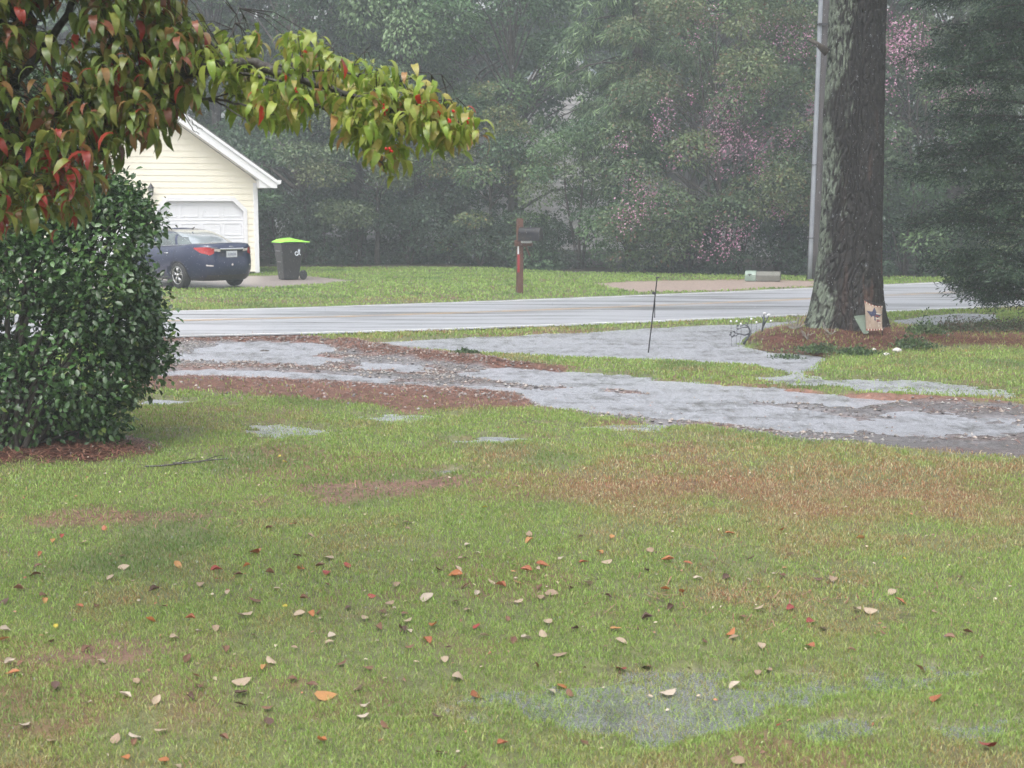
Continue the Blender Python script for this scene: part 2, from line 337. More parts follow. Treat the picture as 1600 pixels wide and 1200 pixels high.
# ---- standing rain water: one level sheet that the hollows of the ground dip under
def water_mat():
    """rain pocked water: sky reflection by Fresnel over clear (lawn) or milky, muddy (drive, ditch) water, its pale tone partly painted sky sheen"""
    m = bpy.data.materials.new('rain_water'); m.use_nodes = True; N = m.node_tree.nodes; L = m.node_tree.links; N.clear(); out = N.new('ShaderNodeOutputMaterial')
    tc = N.new('ShaderNodeTexCoord'); O = tc.outputs['Object']
    def noise(sc, det, rg=.6):
        t = N.new('ShaderNodeTexNoise'); t.inputs['Scale'].default_value = sc; t.inputs['Detail'].default_value = det; t.inputs['Roughness'].default_value = rg; L.new(O, t.inputs['Vector']); return t.outputs['Fac']
    def noise2(sc, det, rg=.6):
        q = N.new('ShaderNodeMapping'); q.inputs['Scale'].default_value = sc; L.new(O, q.inputs[0]); t = N.new('ShaderNodeTexNoise'); t.inputs['Scale'].default_value = 1; t.inputs['Detail'].default_value = det; t.inputs['Roughness'].default_value = rg; L.new(q.outputs[0], t.inputs['Vector']); return t.outputs['Fac']
    def rng_(src, a, b, c, d):
        r = N.new('ShaderNodeMapRange'); r.inputs[1].default_value = a; r.inputs[2].default_value = b; r.inputs[3].default_value = c; r.inputs[4].default_value = d; L.new(src, r.inputs[0]); return r.outputs[0]
    v = N.new('ShaderNodeTexVoronoi'); v.inputs['Scale'].default_value = 13; L.new(O, v.inputs['Vector'])
    w = N.new('ShaderNodeMath'); w.operation = 'MULTIPLY'; w.inputs[1].default_value = 26; L.new(v.outputs['Distance'], w.inputs[0]); sn = N.new('ShaderNodeMath'); sn.operation = 'SINE'; L.new(w.outputs[0], sn.inputs[0])
    ad = N.new('ShaderNodeMath'); ad.operation = 'MULTIPLY_ADD'; ad.inputs[1].default_value = .10; L.new(sn.outputs[0], ad.inputs[0]); L.new(noise2((9, 5, 1), 5, .8), ad.inputs[2])
    bp = N.new('ShaderNodeBump'); bp.inputs['Strength'].default_value = 1; bp.inputs['Distance'].default_value = .045; L.new(ad.outputs[0], bp.inputs['Height'])
    gl = N.new('ShaderNodeBsdfGlossy'); gl.inputs['Roughness'].default_value = .28; gl.inputs['Color'].default_value = (.94, .95, 1, 1); L.new(bp.outputs[0], gl.inputs['Normal'])
    di = N.new('ShaderNodeBsdfDiffuse'); cm = N.new('ShaderNodeMix'); cm.data_type = 'RGBA'; cm.inputs['A'].default_value = (.36, .37, .41, 1); cm.inputs['B'].default_value = (.15, .15, .155, 1)  # milky splashed water, with sky sheen painted into the diffuse colour
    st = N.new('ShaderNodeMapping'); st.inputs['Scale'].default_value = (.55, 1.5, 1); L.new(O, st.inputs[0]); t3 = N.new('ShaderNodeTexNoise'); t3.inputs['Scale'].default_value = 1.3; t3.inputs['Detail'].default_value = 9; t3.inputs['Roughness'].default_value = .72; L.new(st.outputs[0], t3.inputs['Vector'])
    sp = N.new('ShaderNodeMath'); sp.operation = 'MULTIPLY_ADD'; sp.inputs[1].default_value = .9; L.new(noise2((5.5, 2.6, 1), 4, .75), sp.inputs[0]); L.new(t3.outputs['Fac'], sp.inputs[2])  # ripple glints and dimples painted as light and dark speckle
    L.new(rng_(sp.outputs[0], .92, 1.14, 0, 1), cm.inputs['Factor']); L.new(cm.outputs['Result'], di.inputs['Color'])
    tr = N.new('ShaderNodeBsdfTransparent'); tr.inputs['Color'].default_value = (.80, .84, .78, 1)
    at = N.new('ShaderNodeAttribute'); at.attribute_name = 'mud'
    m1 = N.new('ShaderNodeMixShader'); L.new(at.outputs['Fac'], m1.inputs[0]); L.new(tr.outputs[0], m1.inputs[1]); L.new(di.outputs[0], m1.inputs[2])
    fr = N.new('ShaderNodeFresnel'); fr.inputs['IOR'].default_value = 1.33; L.new(bp.outputs[0], fr.inputs['Normal'])
    m2 = N.new('ShaderNodeMixShader'); L.new(fr.outputs[0], m2.inputs[0]); L.new(m1.outputs[0], m2.inputs[1]); L.new(gl.outputs[0], m2.inputs[2]); L.new(m2.outputs[0], out.inputs[0])
    return m
M['water'] = water_mat()
wx, wy, wq = grid(np.linspace(-12, 16, 40), np.linspace(3.5, 31, 40))
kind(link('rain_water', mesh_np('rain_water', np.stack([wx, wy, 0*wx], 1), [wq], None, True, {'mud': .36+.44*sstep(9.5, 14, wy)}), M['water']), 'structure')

# ---- road: wet asphalt with white edge lines and a double yellow line
def road_mat():
    m = bpy.data.materials.new('wet_asphalt'); m.use_nodes = True; N = m.node_tree.nodes; L = m.node_tree.links
    b = N['Principled BSDF']; tc = N.new('ShaderNodeTexCoord')
    mp = N.new('ShaderNodeMapping'); mp.inputs['Scale'].default_value = (.18, 1.7, 1); mp.inputs['Rotation'].default_value = (0, 0, math.radians(-23))
    t = N.new('ShaderNodeTexNoise'); t.inputs['Scale'].default_value = 1; t.inputs['Detail'].default_value = 6; t.inputs['Roughness'].default_value = .62
    L.new(tc.outputs['Object'], mp.inputs[0]); L.new(mp.outputs[0], t.inputs['Vector'])
    mr = N.new('ShaderNodeMapRange'); mr.inputs[1].default_value = .46; mr.inputs[2].default_value = .62; L.new(t.outputs['Fac'], mr.inputs[0])
    cm = N.new('ShaderNodeMix'); cm.data_type = 'RGBA'; cm.inputs['A'].default_value = (.40, .41, .45, 1); cm.inputs['B'].default_value = (.13, .135, .14, 1)  # pale tone: splashed film plus bright sky sheen painted into the base colour
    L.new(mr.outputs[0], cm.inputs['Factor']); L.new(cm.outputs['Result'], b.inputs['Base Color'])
    ro = N.new('ShaderNodeMapRange'); ro.inputs[3].default_value = .3; ro.inputs[4].default_value = .5; L.new(mr.outputs[0], ro.inputs[0]); L.new(ro.outputs[0], b.inputs['Roughness'])
    t2 = N.new('ShaderNodeTexNoise'); t2.inputs['Scale'].default_value = 14; t2.inputs['Detail'].default_value = 4; L.new(tc.outputs['Object'], t2.inputs[0])
    bp = N.new('ShaderNodeBump'); bp.inputs['Strength'].default_value = .7; bp.inputs['Distance'].default_value = .02; L.new(t2.outputs['Fac'], bp.inputs['Height']); L.new(bp.outputs[0], b.inputs['Normal'])
    return m
M['road'] = road_mat()
M['line_white'] = mat('line_white', (.80, .80, .80), .5, noise=(3, (.45, .45, .46), .42, .7))
M['line_yellow'] = mat('line_yellow', (.58, .40, .22), .5, noise=(1.8, (.38, .33, .29), .38, .62))
rx = np.concatenate([np.linspace(-80, -9.5, 30), np.linspace(-9, 15, 90), np.linspace(15.5, 110, 40)])
def strip(name, ka, kb, ta, tb, z, m, k='structure'):
    ya, yb = road_y(ka, rx), road_y(kb, rx); V = []
    for t in np.linspace(ta, tb, 7): V.append(np.stack([rx, ya+(yb-ya)*t, np.full(len(rx), z)], 1))
    n = len(rx); i = (np.arange(6)[:, None]*n + np.arange(n-1)).ravel()
    return kind(link(name, mesh_np(name, np.concatenate(V), [np.stack([i, i+1, i+n+1, i+n], 1)], None, True), m), k)
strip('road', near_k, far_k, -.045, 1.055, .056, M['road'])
strip('edge_line', near_k, far_k, -.008, .010, .060, M['line_white']); strip('edge_line', near_k, far_k, .99, 1.008, .060, M['line_white'])
strip('centre_line', mid_k, far_k, -.02, .012, .060, M['line_yellow']); strip('centre_line', mid_k, far_k, .045, .077, .060, M['line_yellow'])

# ------------------------------------------------------------------ grass, pine straw, gravel
def in_view(x, y, mg=90):
    px, py = proj(np.stack([x, y, np.zeros(len(x))], 1)); return (px > -mg) & (px < 1600+mg) & (py < 1200+mg)
def scatter(x0, x1, y0, y1, dens, mg=110):
    n = int((x1-x0)*(y1-y0)*dens); x = rng.uniform(x0, x1, n); y = rng.uniform(y0, y1, n); k = in_view(x, y, mg); return x[k], y[k]
def grass_patch(x, y, hgt, wid, lean=.9):
    mk = masks(x, y); h = height(x, y)
    keep = 1 - np.clip(mk['drive']*1.0 + mk['red']*.93 + mk['berm']*.9 + mk['berm3']*.97 + mk['berm2']*.8 + mk['mulch_tree']*.8 + mk['mulch_bush']*.97 + mk['bare']*.7 + mk['bare2']*.65 + mk['bare3']*.6 + mk['ndrive'] + mk['cdrive'], 0, 1)
    yn = road_y(near_k, x); yf = road_y(far_k, x)
    keep *= ~((y > yn-.22) & (y < yf+.42)); keep *= (y < wood_edge(x)+.2)
    keep *= np.where(y < 10, .82+.18*sstep(-.02, .0, h), sstep(-.040, -.008, h))
    keep *= .55+.45*sstep(-.5, .1, fbm(x*2.2, y*2.2, 3, 81))
    k = rng.random(len(x)) < keep; x, y, h = x[k], y[k], h[k]; n = len(x)
    dry = fbm(x*.7, y*.7, 4, 91) + .5*fbm(x*3.5, y*3.5, 2, 95); pxx, pyy = proj(np.stack([x, y, h], 1))
    band = sstep(600, 720, pyy)*sstep(980, 730, pyy)*sstep(350, 1000, pxx)*.36 + .16*sstep(640, 760, pyy)*sstep(960, 800, pyy) + .25*sstep(980, 1100, pyy)
    d = np.clip(sstep(-.15, .9, dry*.75 + band*.75 - .05) + rng.normal(0, .24, n), 0, 1)*(y < 30)
    g1 = np.array([.20, .345, .07]); g2 = np.array([.33, .445, .12]); dg = np.array([.12, .215, .06]); br = np.array([.38, .20, .11]); tan = np.array([.52, .44, .27])
    u = rng.random((n, 1)); C = g1*(1-u)+g2*u; dk = sstep(.05, .6, fbm(x*.9+5, y*.9, 3, 99))[:, None]*.8; C = C*(1-dk)+dg*dk
    v = rng.random(n) < .35; T = np.where(v[:, None], tan, br); C = C*(1-d[:, None])+T*d[:, None]
    C *= rng.uniform(.7, 1.25, (n, 1))
    H = hgt*rng.uniform(.5, 1.3, n) + np.clip(-h, 0, .05)*1.15*(y < 10); a = rng.uniform(0, 2*np.pi, n); b = rng.uniform(0, 2*np.pi, n); ln = rng.uniform(.2, 1, n)*lean*H
    w = wid*rng.uniform(.6, 1.3, n); base = np.stack([x, y, h-.004], 1)
    s = np.stack([np.cos(a)*w/2, np.sin(a)*w/2, 0*w], 1)
    mid = base + np.stack([np.cos(b)*ln*.35, np.sin(b)*ln*.35, H*.6], 1); tip = base + np.stack([np.cos(b)*ln, np.sin(b)*ln, H], 1)
    V = np.stack([base-s, base+s, mid+s*.8, mid-s*.8, tip], 1).reshape(-1, 3); i = np.arange(n)*5
    C5 = np.repeat(C, 5, 0)
    return V, np.stack([i, i+1, i+2, i+3], 1), np.stack([i+3, i+2, i+4], 1), C5
def grass_obj(name, zones, m):
    Vs, Qs, Ts, Cs, n = [], [], [], [], 0
    for z in zones:
        x, y = scatter(*z[:5]); V, q, t, c = grass_patch(x, y, z[5], z[6])
        Vs.append(V); Qs.append(q+n); Ts.append(t+n); Cs.append(c); n += len(V)
    me = mesh_np(name, np.concatenate(Vs), [np.concatenate(Qs), np.concatenate(Ts)], np.concatenate(Cs))
    kind(link(name, me, m), 'stuff')
grass_obj('lawn_grass', [(-3.2, 3.2, 4.6, 7, 12500, .024, .0038), (-5, 5, 7, 10, 7500, .026, .005), (-7, 7, 10, 14.5, 3600, .030, .0075), (-9, 10, 14.5, 21, 1300, .038, .013), (-11, 13, 21, 28, 700, .05, .02)], M['grass'])
grass_obj('far_lawn_grass', [(-15, 17, 25, 44, 190, .05, .035)], M['grass'])

def needles(x, y, L, w, cols, z0=.004, tilt=.13):
    n = len(x); a = rng.uniform(0, np.pi, n); l = L*rng.uniform(.5, 1.2, n); b = rng.normal(0, tilt, n)
    dx = np.stack([np.cos(a)*l/2, np.sin(a)*l/2, b*l/2], 1); s = np.stack([-np.sin(a)*w, np.cos(a)*w, 0*a], 1)
    c = np.stack([x, y, height(x, y)+z0+np.abs(b)*l/2], 1)
    V = np.stack([c-dx-s, c-dx+s, c+dx+s, c+dx-s], 1).reshape(-1, 3); i = np.arange(n)*4
    col = np.array(cols)[rng.integers(0, len(cols), n)]*rng.uniform(.6, 1.3, (n, 1))
    return V, np.stack([i, i+1, i+2, i+3], 1), np.repeat(col, 4, 0)
def pine_straw():
    Vs, Qs, Cs, n = [], [], [], 0
    for (x0, x1, y0, y1, dens, L, w, keys, base) in (
        (-9, 10, 13.5, 26, 2300, .10, .0021, ('red', 'berm', 'berm3', 'mulch_tree'), 0),
        (-9, 10, 13.5, 22, 160, .12, .004, ('drive', 'berm2'), 0), (-6, -1, 10, 14, 2500, .09, .004, ('mulch_bush',), 0),
        (-7, 7, 6.5, 15, 240, .10, .0026, ('bare', 'bare2'), .8)):
        x, y = scatter(x0, x1, y0, y1, dens); mk = masks(x, y)
        p = np.clip(sum(mk[k] for k in keys) + base*sstep(.0, .6, fbm(x, y, 3, 91))*.9, 0, 1)
        if keys[0] == 'drive': p *= sstep(-.1, .5, fbm(x*.9, y*2.6, 4, 71))
        k = (rng.random(len(x)) < p) & (height(x, y) > -.012); V, q, c = needles(x[k], y[k], L, w, [(.25, .11, .08), (.18, .08, .06), (.31, .17, .12), (.10, .055, .045)])
        Vs.append(V); Qs.append(q+n); Cs.append(c); n += len(V)
    kind(link('pine_straw', mesh_np('pine_straw', np.concatenate(Vs), [np.concatenate(Qs)], np.concatenate(Cs)), M['straw']), 'stuff')
pine_straw()
def gravel():
    x1, y1 = scatter(-9, 12, 12, 24, 230); mk = masks(x1, y1); k = (rng.random(len(x1)) < np.clip(mk['drive']*np.where(x1 > 3.2, .35, 1)+mk['berm']*.3+mk['red']*.15, 0, 1)) & (height(x1, y1) > -.024)
    x, y = x1[k], y1[k]; n = len(x); r = .012*rng.uniform(.5, 1.9, n)**1.4
    V0 = np.array([[1,0,0],[0,1,0],[-1,0,0],[0,-1,0],[.1,.1,.7],[0,0,-.5]]); F0 = np.array([[0,1,4],[1,2,4],[2,3,4],[3,0,4],[1,0,5],[2,1,5],[3,2,5],[0,3,5]])
    a = rng.uniform(0, 6.28, n); ca, sa = np.cos(a), np.sin(a); j = rng.uniform(.6, 1.3, (n, 6, 3))
    P = V0[None]*j*r[:, None, None]; Q_ = np.stack([P[..., 0]*ca[:, None]-P[..., 1]*sa[:, None], P[..., 0]*sa[:, None]+P[..., 1]*ca[:, None], P[..., 2]], -1)
    Q_ += np.stack([x, y, height(x, y)+r*.2], 1)[:, None]
    c = np.array([(.27, .26, .25), (.16, .14, .13), (.3, .25, .22), (.22, .2, .2), (.10, .09, .09)])[rng.integers(0, 5, n)]*rng.uniform(.7, 1.2, (n, 1))
    F = (F0[None]+np.arange(n)[:, None, None]*6).reshape(-1, 3)
    kind(link('gravel', mesh_np('gravel', Q_.reshape(-1, 3), [F], np.repeat(c, 6, 0)), M['stone']), 'stuff')
gravel()
# ------------------------------------------------------------------ foliage
def unit(v): return v/(np.linalg.norm(v, axis=-1, keepdims=True)+1e-9)
QUAD = (np.array([[0, 0, 0], [.5, -.5, 0], [1, 0, 0], [.5, .5, 0]]), np.array([[0, 1, 2, 3]]))
# oval leaf folded along the midrib (u along, v across, w up)
OVAL = (np.array([[0,0,0],[.25,-.38,.06],[.25,0,0],[.25,.38,.06],[.6,-.46,.05],[.6,0,-.02],[.6,.46,.05],[1,0,-.10]]),
        np.array([[0,1,2,2],[0,2,3,3],[1,4,5,2],[2,5,6,3],[4,7,5,5],[5,7,6,6]]))
def leaf_mesh(name, pos, axis, nrm, L, Wd, cols, tpl=QUAD, smooth=False):
    axis = unit(axis); side = unit(np.cross(nrm, axis)); up = np.cross(axis, side); T, F = tpl; n = len(pos); k = len(T)
    L = np.broadcast_to(L, (n,)); Wd = np.broadcast_to(Wd, (n,))
    V = (pos[:, None] + T[None, :, 0, None]*axis[:, None]*L[:, None, None] + T[None, :, 1, None]*side[:, None]*Wd[:, None, None]
         + T[None, :, 2, None]*up[:, None]*L[:, None, None])
    Fs = []
    quads = np.array([f for f in F if f[2] != f[3]]); tris = np.array([f[:3] for f in F if f[2] == f[3]])
    off = (np.arange(n)*k)[:, None, None]
    if len(quads): Fs.append((quads[None]+off).reshape(-1, 4))
    if len(tris): Fs.append((tris[None]+off).reshape(-1, 3))
    return mesh_np(name, V.reshape(-1, 3), Fs, np.repeat(cols, k, 0), smooth)
def clump_points(cl, n, shell=.55, up=.35):
    """cl: list of (centre, radii); n points per unit clump; returns points, outward directions, clump ids"""
    P, D, I = [], [], []
    for i, (c, r) in enumerate(cl):
        m = int(n*max(r[0]*r[1], .05)); d = unit(rng.normal(size=(m, 3)) + np.array([0, 0, up])); t = (shell+(1-shell)*rng.random(m)**.6)*rng.uniform(.85, 1.12, m)
        P.append(np.array(c)+d*t[:, None]*np.array(r)); D.append(d); I.append(np.full(m, i))
    return np.concatenate(P), np.concatenate(D), np.concatenate(I)
def crown_cols(I, ncl, pal, var=.22, extra=None):
    pal = np.array(pal); base = pal[rng.integers(0, len(pal), ncl)]*rng.uniform(1-var, 1+var, (ncl, 1)); c = base[I]
    c = c*.65 + .35*pal[rng.integers(0, len(pal), len(I))]; c = c*rng.uniform(.7, 1.35, (len(I), 1))
    if extra is not None:
        k = rng.random(len(I)) < extra[1]; c[k] = np.array(extra[0])*rng.uniform(.7, 1.3, (k.sum(), 1))
    return c
def trunk_mesh(cl, h, r0, lean=(0, 0), multi=1, spread=.3):
    b = MB()
    for m in range(multi):
        a = 2*math.pi*m/max(multi, 1)+.5; ox = spread*math.cos(a)*(multi > 1); oy = spread*math.sin(a)*(multi > 1)
        z = np.linspace(-.15, h, 9); t = z/h
        wob = np.stack([np.sin(t*5+m*2)*.12*t + ox*(.4+t*4*(multi > 1)) + lean[0]*t, np.cos(t*4+m)*.12*t + oy*(.4+t*4*(multi > 1)) + lean[1]*t, z], 1)
        b.tube(wob, r0*(1-.8*np.clip(t, 0, 1))*(1+.5*np.exp(-np.clip(z, 0, 9)/.3)), 8)
        ks = [i for i in range(len(cl)) if i % multi == m]
        for i in ks:
            c = np.array(cl[i][0]); t0 = np.clip(c[2]/h*.7, .12, .95); j = t0*8; j0 = int(j); q = wob[j0]*(1-(j-j0))+wob[min(j0+1, 8)]*(j-j0)
            mid = (q+c)/2 + np.array([0, 0, .12*np.linalg.norm(c-q)]); w = r0*(1-.8*t0)*.45
            b.tube([q, mid, c], [w, w*.6, w*.2], 5, False)
    return b.mesh('trunk', True)
def crown_clumps(h, r, n, z0=.25, shape='round', cr=(.7, 1.2), flat=.6, seed=0):
    g = np.random.default_rng(seed); cl = []
    for i in range(n):
        t = g.random()**.8; z = h*(z0+(1-z0)*t)
        if shape == 'round': rr = r*math.sqrt(max(.05, 1-((t-.42)/.62)**2))
        elif shape == 'cone': rr = r*(1.05-t)
        elif shape == 'vase': rr = r*(.35+.75*t)*(1 if t < .8 else .75)
        else: rr = r*(1 if t < .75 else .7)
        a = g.uniform(0, 2*math.pi); q = rr*math.sqrt(g.uniform(.25, 1)); s = g.uniform(*cr)
        cl.append(((q*math.cos(a), q*math.sin(a), z-s*.3), (s, s, s*flat)))
    return cl
def make_tree(name, label, loc, h, r, n, dens, pal, L=.15, Wd=.08, cat='tree', z0=.25, shape='round', cr=(.7, 1.2), flat=.6, seed=0, r0=.2, multi=1,
              droop=.5, extra=None, group=None, rz=0, carve=None, spread=.3, flowers=None, up=.35):
    t = thing(name, label, cat, loc, rz, group); cl = crown_clumps(h, r, n, z0, shape, cr, flat, seed)
    P, D, I = clump_points(cl, dens*1.5, up=up); P[:, 2] = np.maximum(P[:, 2], .05)
    if carve is not None:
        Wp = P + np.array(loc); px, py = Wp[:, 0]/Wp[:, 1]*FPX+800, None; k = np.ones(len(P), bool)
        for c, rr in carve: k &= (((Wp[:, 0]-c[0])/rr[0])**2 + ((Wp[:, 2]-c[1])/rr[1])**2) > rng.uniform(.5, 1.5, len(P))
        P, D, I = P[k], D[k], I[k]
    ax = D*np.array([1, 1, .3]) + np.array([0, 0, -droop]) + rng.normal(0, .55, P.shape); nr = np.array([0, 0, 1.]) + rng.normal(0, .6, P.shape)+D*.4
    C = crown_cols(I, len(cl), pal, extra=extra); s = rng.uniform(.6, 1.35, len(P))
    link('crown', leaf_mesh('crown', P, ax, nr, L*s*.92, Wd*s*.92, C), M['leaf'], t)
    link('trunk', trunk_mesh(cl, h*.82, r0, multi=multi, spread=spread), M['bark_dark'], t)
    if flowers:                                # panicles: small crumpled petals gathered in cones
        g = np.random.default_rng(seed+5); fp, fl = [], []
        for c in flowers:
            m = int(80*c[3]**2); q = g.normal(size=(m, 3))*np.array([.22, .22, .25])*c[3] + np.array(c[:3])-np.array(loc); fp.append(q)
        q = np.concatenate(fp); colr = np.array([(.58, .27, .42), (.48, .18, .33), (.68, .42, .54)])[g.integers(0, 3, len(q))]*g.uniform(.7, 1.2, (len(q), 1))
        link('blossom', leaf_mesh('blossom', q, g.normal(size=q.shape), g.normal(size=q.shape), .06, .05, colr), M['leaf'], t)
    return t
def at(px, py, Y): return tuple(AT(px, py, Y))
def gz(px, Y): return (PX(px, Y), Y, .05)

PB = [(.08, .155, .065), (.105, .19, .075), (.06, .12, .06), (.13, .21, .085)]         # plain broadleaf greens
PD = [(.045, .08, .045), (.06, .105, .055), (.05, .09, .055)]
PY = [(.16, .20, .08), (.20, .21, .09), (.12, .17, .07)]
PO = [(.12, .16, .075), (.16, .18, .085), (.09, .135, .065)]
# front of the wood, left to right
make_tree('broadleaf_tree', 'dark hazy broadleaf tree rising behind the green lidded bin', gz(470, 49), 13, 3.9, 46, 520, PD+PB[:1], .17, .09, seed=1, z0=.2, r0=.25)
make_tree('broadleaf_tree', 'tall grey green tree directly above the gable end of the garage roof', gz(345, 53), 15, 4.2, 46, 480, PB, .18, .10, seed=2, z0=.3, r0=.28, extra=((.17, .15, .06), .05))
make_tree('vine_clad_tree', 'pale green tree hung with vines, above the tip of the red leaved branch', gz(655, 48), 14, 3.0, 52, 620, [(.14, .235, .10), (.115, .20, .085), (.17, .26, .115)], .16, .08, seed=3, z0=.42, shape='col', flat=.9, r0=.22, droop=1.2)
make_tree('understorey_tree', 'layered low tree with spreading boughs between the bin and the mailbox', gz(590, 46), 5.8, 3.0, 26, 620, PO, .13, .07, cat='tree', seed=4, z0=.25, shape='round', cr=(.6, 1.0), flat=.5, r0=.09, droop=.3)
make_tree('understorey_tree', 'low dark tree close behind the bin with pale bough tips', gz(478, 46.2), 4.9, 1.9, 15, 620, PB, .13, .07, seed=14, z0=.25, cr=(.5, .9), flat=.5, r0=.08, droop=.3)
make_tree('yellowing_tree', 'small tree with yellowing olive leaves behind the mailbox post', gz(765, 45.5), 6.0, 1.9, 24, 640, PY+PB[:1], .12, .07, seed=5, z0=.15, cr=(.5, .9), flat=.45, r0=.08, extra=((.22, .17, .06), .08))
HG = [((AT(a, b, 47)[0], AT(a, b, 47)[2]), r) for a, b, r in ((872, 166, (.75, .50)), (932, 94, (.75, .42)), (828, 112, (.28, .6)), (922, 148, (.55, .3)), (1018, 105, (.3, .25)))]
HG2 = [((AT(a, b, 40)[0], AT(a, b, 40)[2]), r) for a, b, r in ((1222, 152, (.32, .42)), (1240, 174, (.35, .3)), (1257, 95, (.22, .35)), (1250, 52, (.3, .2)))]
make_tree('broadleaf_tree', 'dark leafy tree with a gap showing white house siding', gz(800, 47), 12.5, 3.0, 44, 600, PB, .14, .075, seed=6, z0=.22, shape='col', cr=(.7, 1.2), r0=.2, carve=HG)
make_tree('leafy_shrub', 'broad green shrub spilling onto the far lawn right of the mailbox', gz(905, 43.0), 4.6, 2.1, 24, 620, PB+PO[:1], .12, .06, cat='shrub', seed=7, z0=.05, cr=(.5, .95), flat=.5, r0=.06, multi=3, spread=.15)
make_tree('leafy_shrub', 'rounded dark shrub between the mailbox and the pink flowering tree', gz(985, 42.6), 3.9, 1.6, 20, 620, PB, .12, .06, cat='shrub', seed=8, z0=.05, cr=(.45, .85), flat=.55, r0=.06, multi=3, spread=.15)
# the drooping pine in the middle
def drooping_pine():
    loc = gz(985, 44.3); t = thing('pine_tree', 'tall pine with drooping pale needle tassels in front of the half hidden house', 'tree', loc)
    g = np.random.default_rng(9); b = MB(); z = np.linspace(-.2, 15, 10)
    b.tube(np.stack([.15*np.sin(z*.3), .1*np.cos(z*.4), z], 1), .27*(1-z/19), 10); P, D = [], []
    for i in range(58):
        zz = g.uniform(3.6, 13.5); a = g.uniform(0, 2*math.pi); l = g.uniform(1.6, 3.7)*(1-.03*zz); tt = np.linspace(0, 1, 6)
        br = np.stack([math.cos(a)*l*tt, math.sin(a)*l*tt, zz+.35*l*tt-.55*l*tt**2], 1); b.tube(br, .045*(1-.8*tt), 5, False)
        for k in range(15):
            q = g.uniform(.3, 1); c = np.array([np.interp(q, tt, br[:, j]) for j in range(3)]) + g.normal(0, .22, 3); m = 42
            az = g.uniform(0, 2*math.pi, m); d = np.stack([np.cos(az)*.55+math.cos(a)*.35, np.sin(az)*.55+math.sin(a)*.35, g.uniform(-1.25, -.15, m)], 1); P.append(np.tile(c, (m, 1))+g.normal(0, .05, (m, 3))); D.append(d)
    P = np.concatenate(P); D = np.concatenate(D)
    Wp = P+np.array(loc); k = np.ones(len(P), bool)
    for c, rr in HG: k &= (((Wp[:, 0]-c[0])/rr[0])**2 + ((Wp[:, 2]-c[1])/rr[1])**2) > g.uniform(.5, 1.4, len(P))
    P, D = P[k], D[k]
    pal = np.array([(.09, .16, .075), (.15, .24, .11), (.055, .10, .05), (.24, .34, .16)]); C = pal[g.integers(0, 4, len(P))]*g.uniform(.7, 1.3, (len(P), 1))
    link('needles', leaf_mesh('needles', P, D, g.normal(size=P.shape), g.uniform(.22, .5, len(P)), .034, C), M['leaf'], t)
    link('trunk', b.mesh('trunk', True), M['bark_dark'], t)
drooping_pine()
# crape myrtles in flower
fl1 = [at(px, py, Y)+(s,) for px, py, Y, s in [(1105,12,39.5,1.3),(1085,65,39.5,.8),(1180,45,40,1),(1210,50,40,1),(1150,135,39.0,1.2),(1145,148,39.0,1),(1190,140,39,.9),(1120,170,38.8,1),(1135,176,38.8,1.1),(1040,185,39,.9),(1028,205,39,.8),(978,222,39.5,.8),(1132,215,38.6,1.5),(1128,232,38.6,1.3),(1170,228,38.6,1.2),(1185,222,38.6,1.2),(1230,215,39,1),(1000,320,38.6,1.2),(985,338,38.6,1.0),(975,350,38.6,.8),(1020,305,38.6,.9),(1125,360,38.6,1.1),(1145,380,38.6,1.0),(1160,362,38.6,.9),(1130,388,38.6,.8),(1098,395,38.6,.7),(1190,270,38.6,.8),(1215,330,38.6,.8),(1060,250,38.6,.7),(1040,160,39,.7),(1080,150,39,.6),(1240,70,40,1.3),(1255,60,40,1.2),(990,280,39,.7)]]
make_tree('crape_myrtle', 'wide crape myrtle with scattered pink blossom left of the grey utility pole', gz(1125, 41), 9.2, 3.8, 104, 620, [(.11, .165, .07), (.085, .14, .07), (.14, .165, .075)], .115, .06, seed=10, z0=.04, shape='round', cr=(.55, 1.0), flat=.6, r0=.07, multi=5, spread=.22, extra=((.17, .10, .06), .07), flowers=fl1, carve=HG2)
fl2 = [at(px, py, Y)+(s,) for px, py, Y, s in [(1405,55,39,1.6),(1425,65,39,1.8),(1420,88,39,1.4),(1395,70,39,1.1),(1390,135,39,.9),(1505,148,39,1.7),(1518,158,39,1.4),(1490,140,39,1),(1545,242,39,1.5),(1560,250,39,1.0),(1530,215,39,1.0),(1280,170,39,1.2),(1290,165,39,1.2),(1475,160,39,.8),(1390,80,39,.8),(1430,105,39,.9),(1560,50,39.5,.8),(1590,120,39.5,.9),(1400,220,39,.6)]]
make_tree('crape_myrtle', 'crape myrtle with bright pink blossom heads right of the lichen covered pine trunk', gz(1440, 41), 9.3, 3.7, 84, 580, [(.09, .145, .065), (.075, .125, .06), (.11, .16, .07)], .115, .06, seed=11, z0=.08, cr=(.55, 1.0), flat=.6, r0=.07, multi=5, spread=.22, flowers=fl2)
make_tree('leafy_shrub', 'dark low shrub behind the pale green utility box', gz(1215, 40.8), 3.2, 1.5, 18, 600, PD+PB[:1], .12, .06, cat='shrub', seed=12, z0=.03, cr=(.45, .8), flat=.6, r0=.05, multi=3, spread=.15)
make_tree('leafy_shrub', 'dark shrub seen between the pine trunk and the grey utility pole', gz(1300, 40.2), 3.6, 1.5, 18, 600, PD, .12, .06, cat='shrub', seed=13, z0=.03, cr=(.45, .8), flat=.6, r0=.05, multi=3, spread=.15)
make_tree('leafy_shrub', 'grey green shrub at the roadside right of the lichen covered trunk', gz(1410, 39.6), 3.5, 1.6, 20, 600, PB, .12, .06, cat='shrub', seed=15, z0=.03, cr=(.45, .85), flat=.6, r0=.05, multi=3, spread=.15)
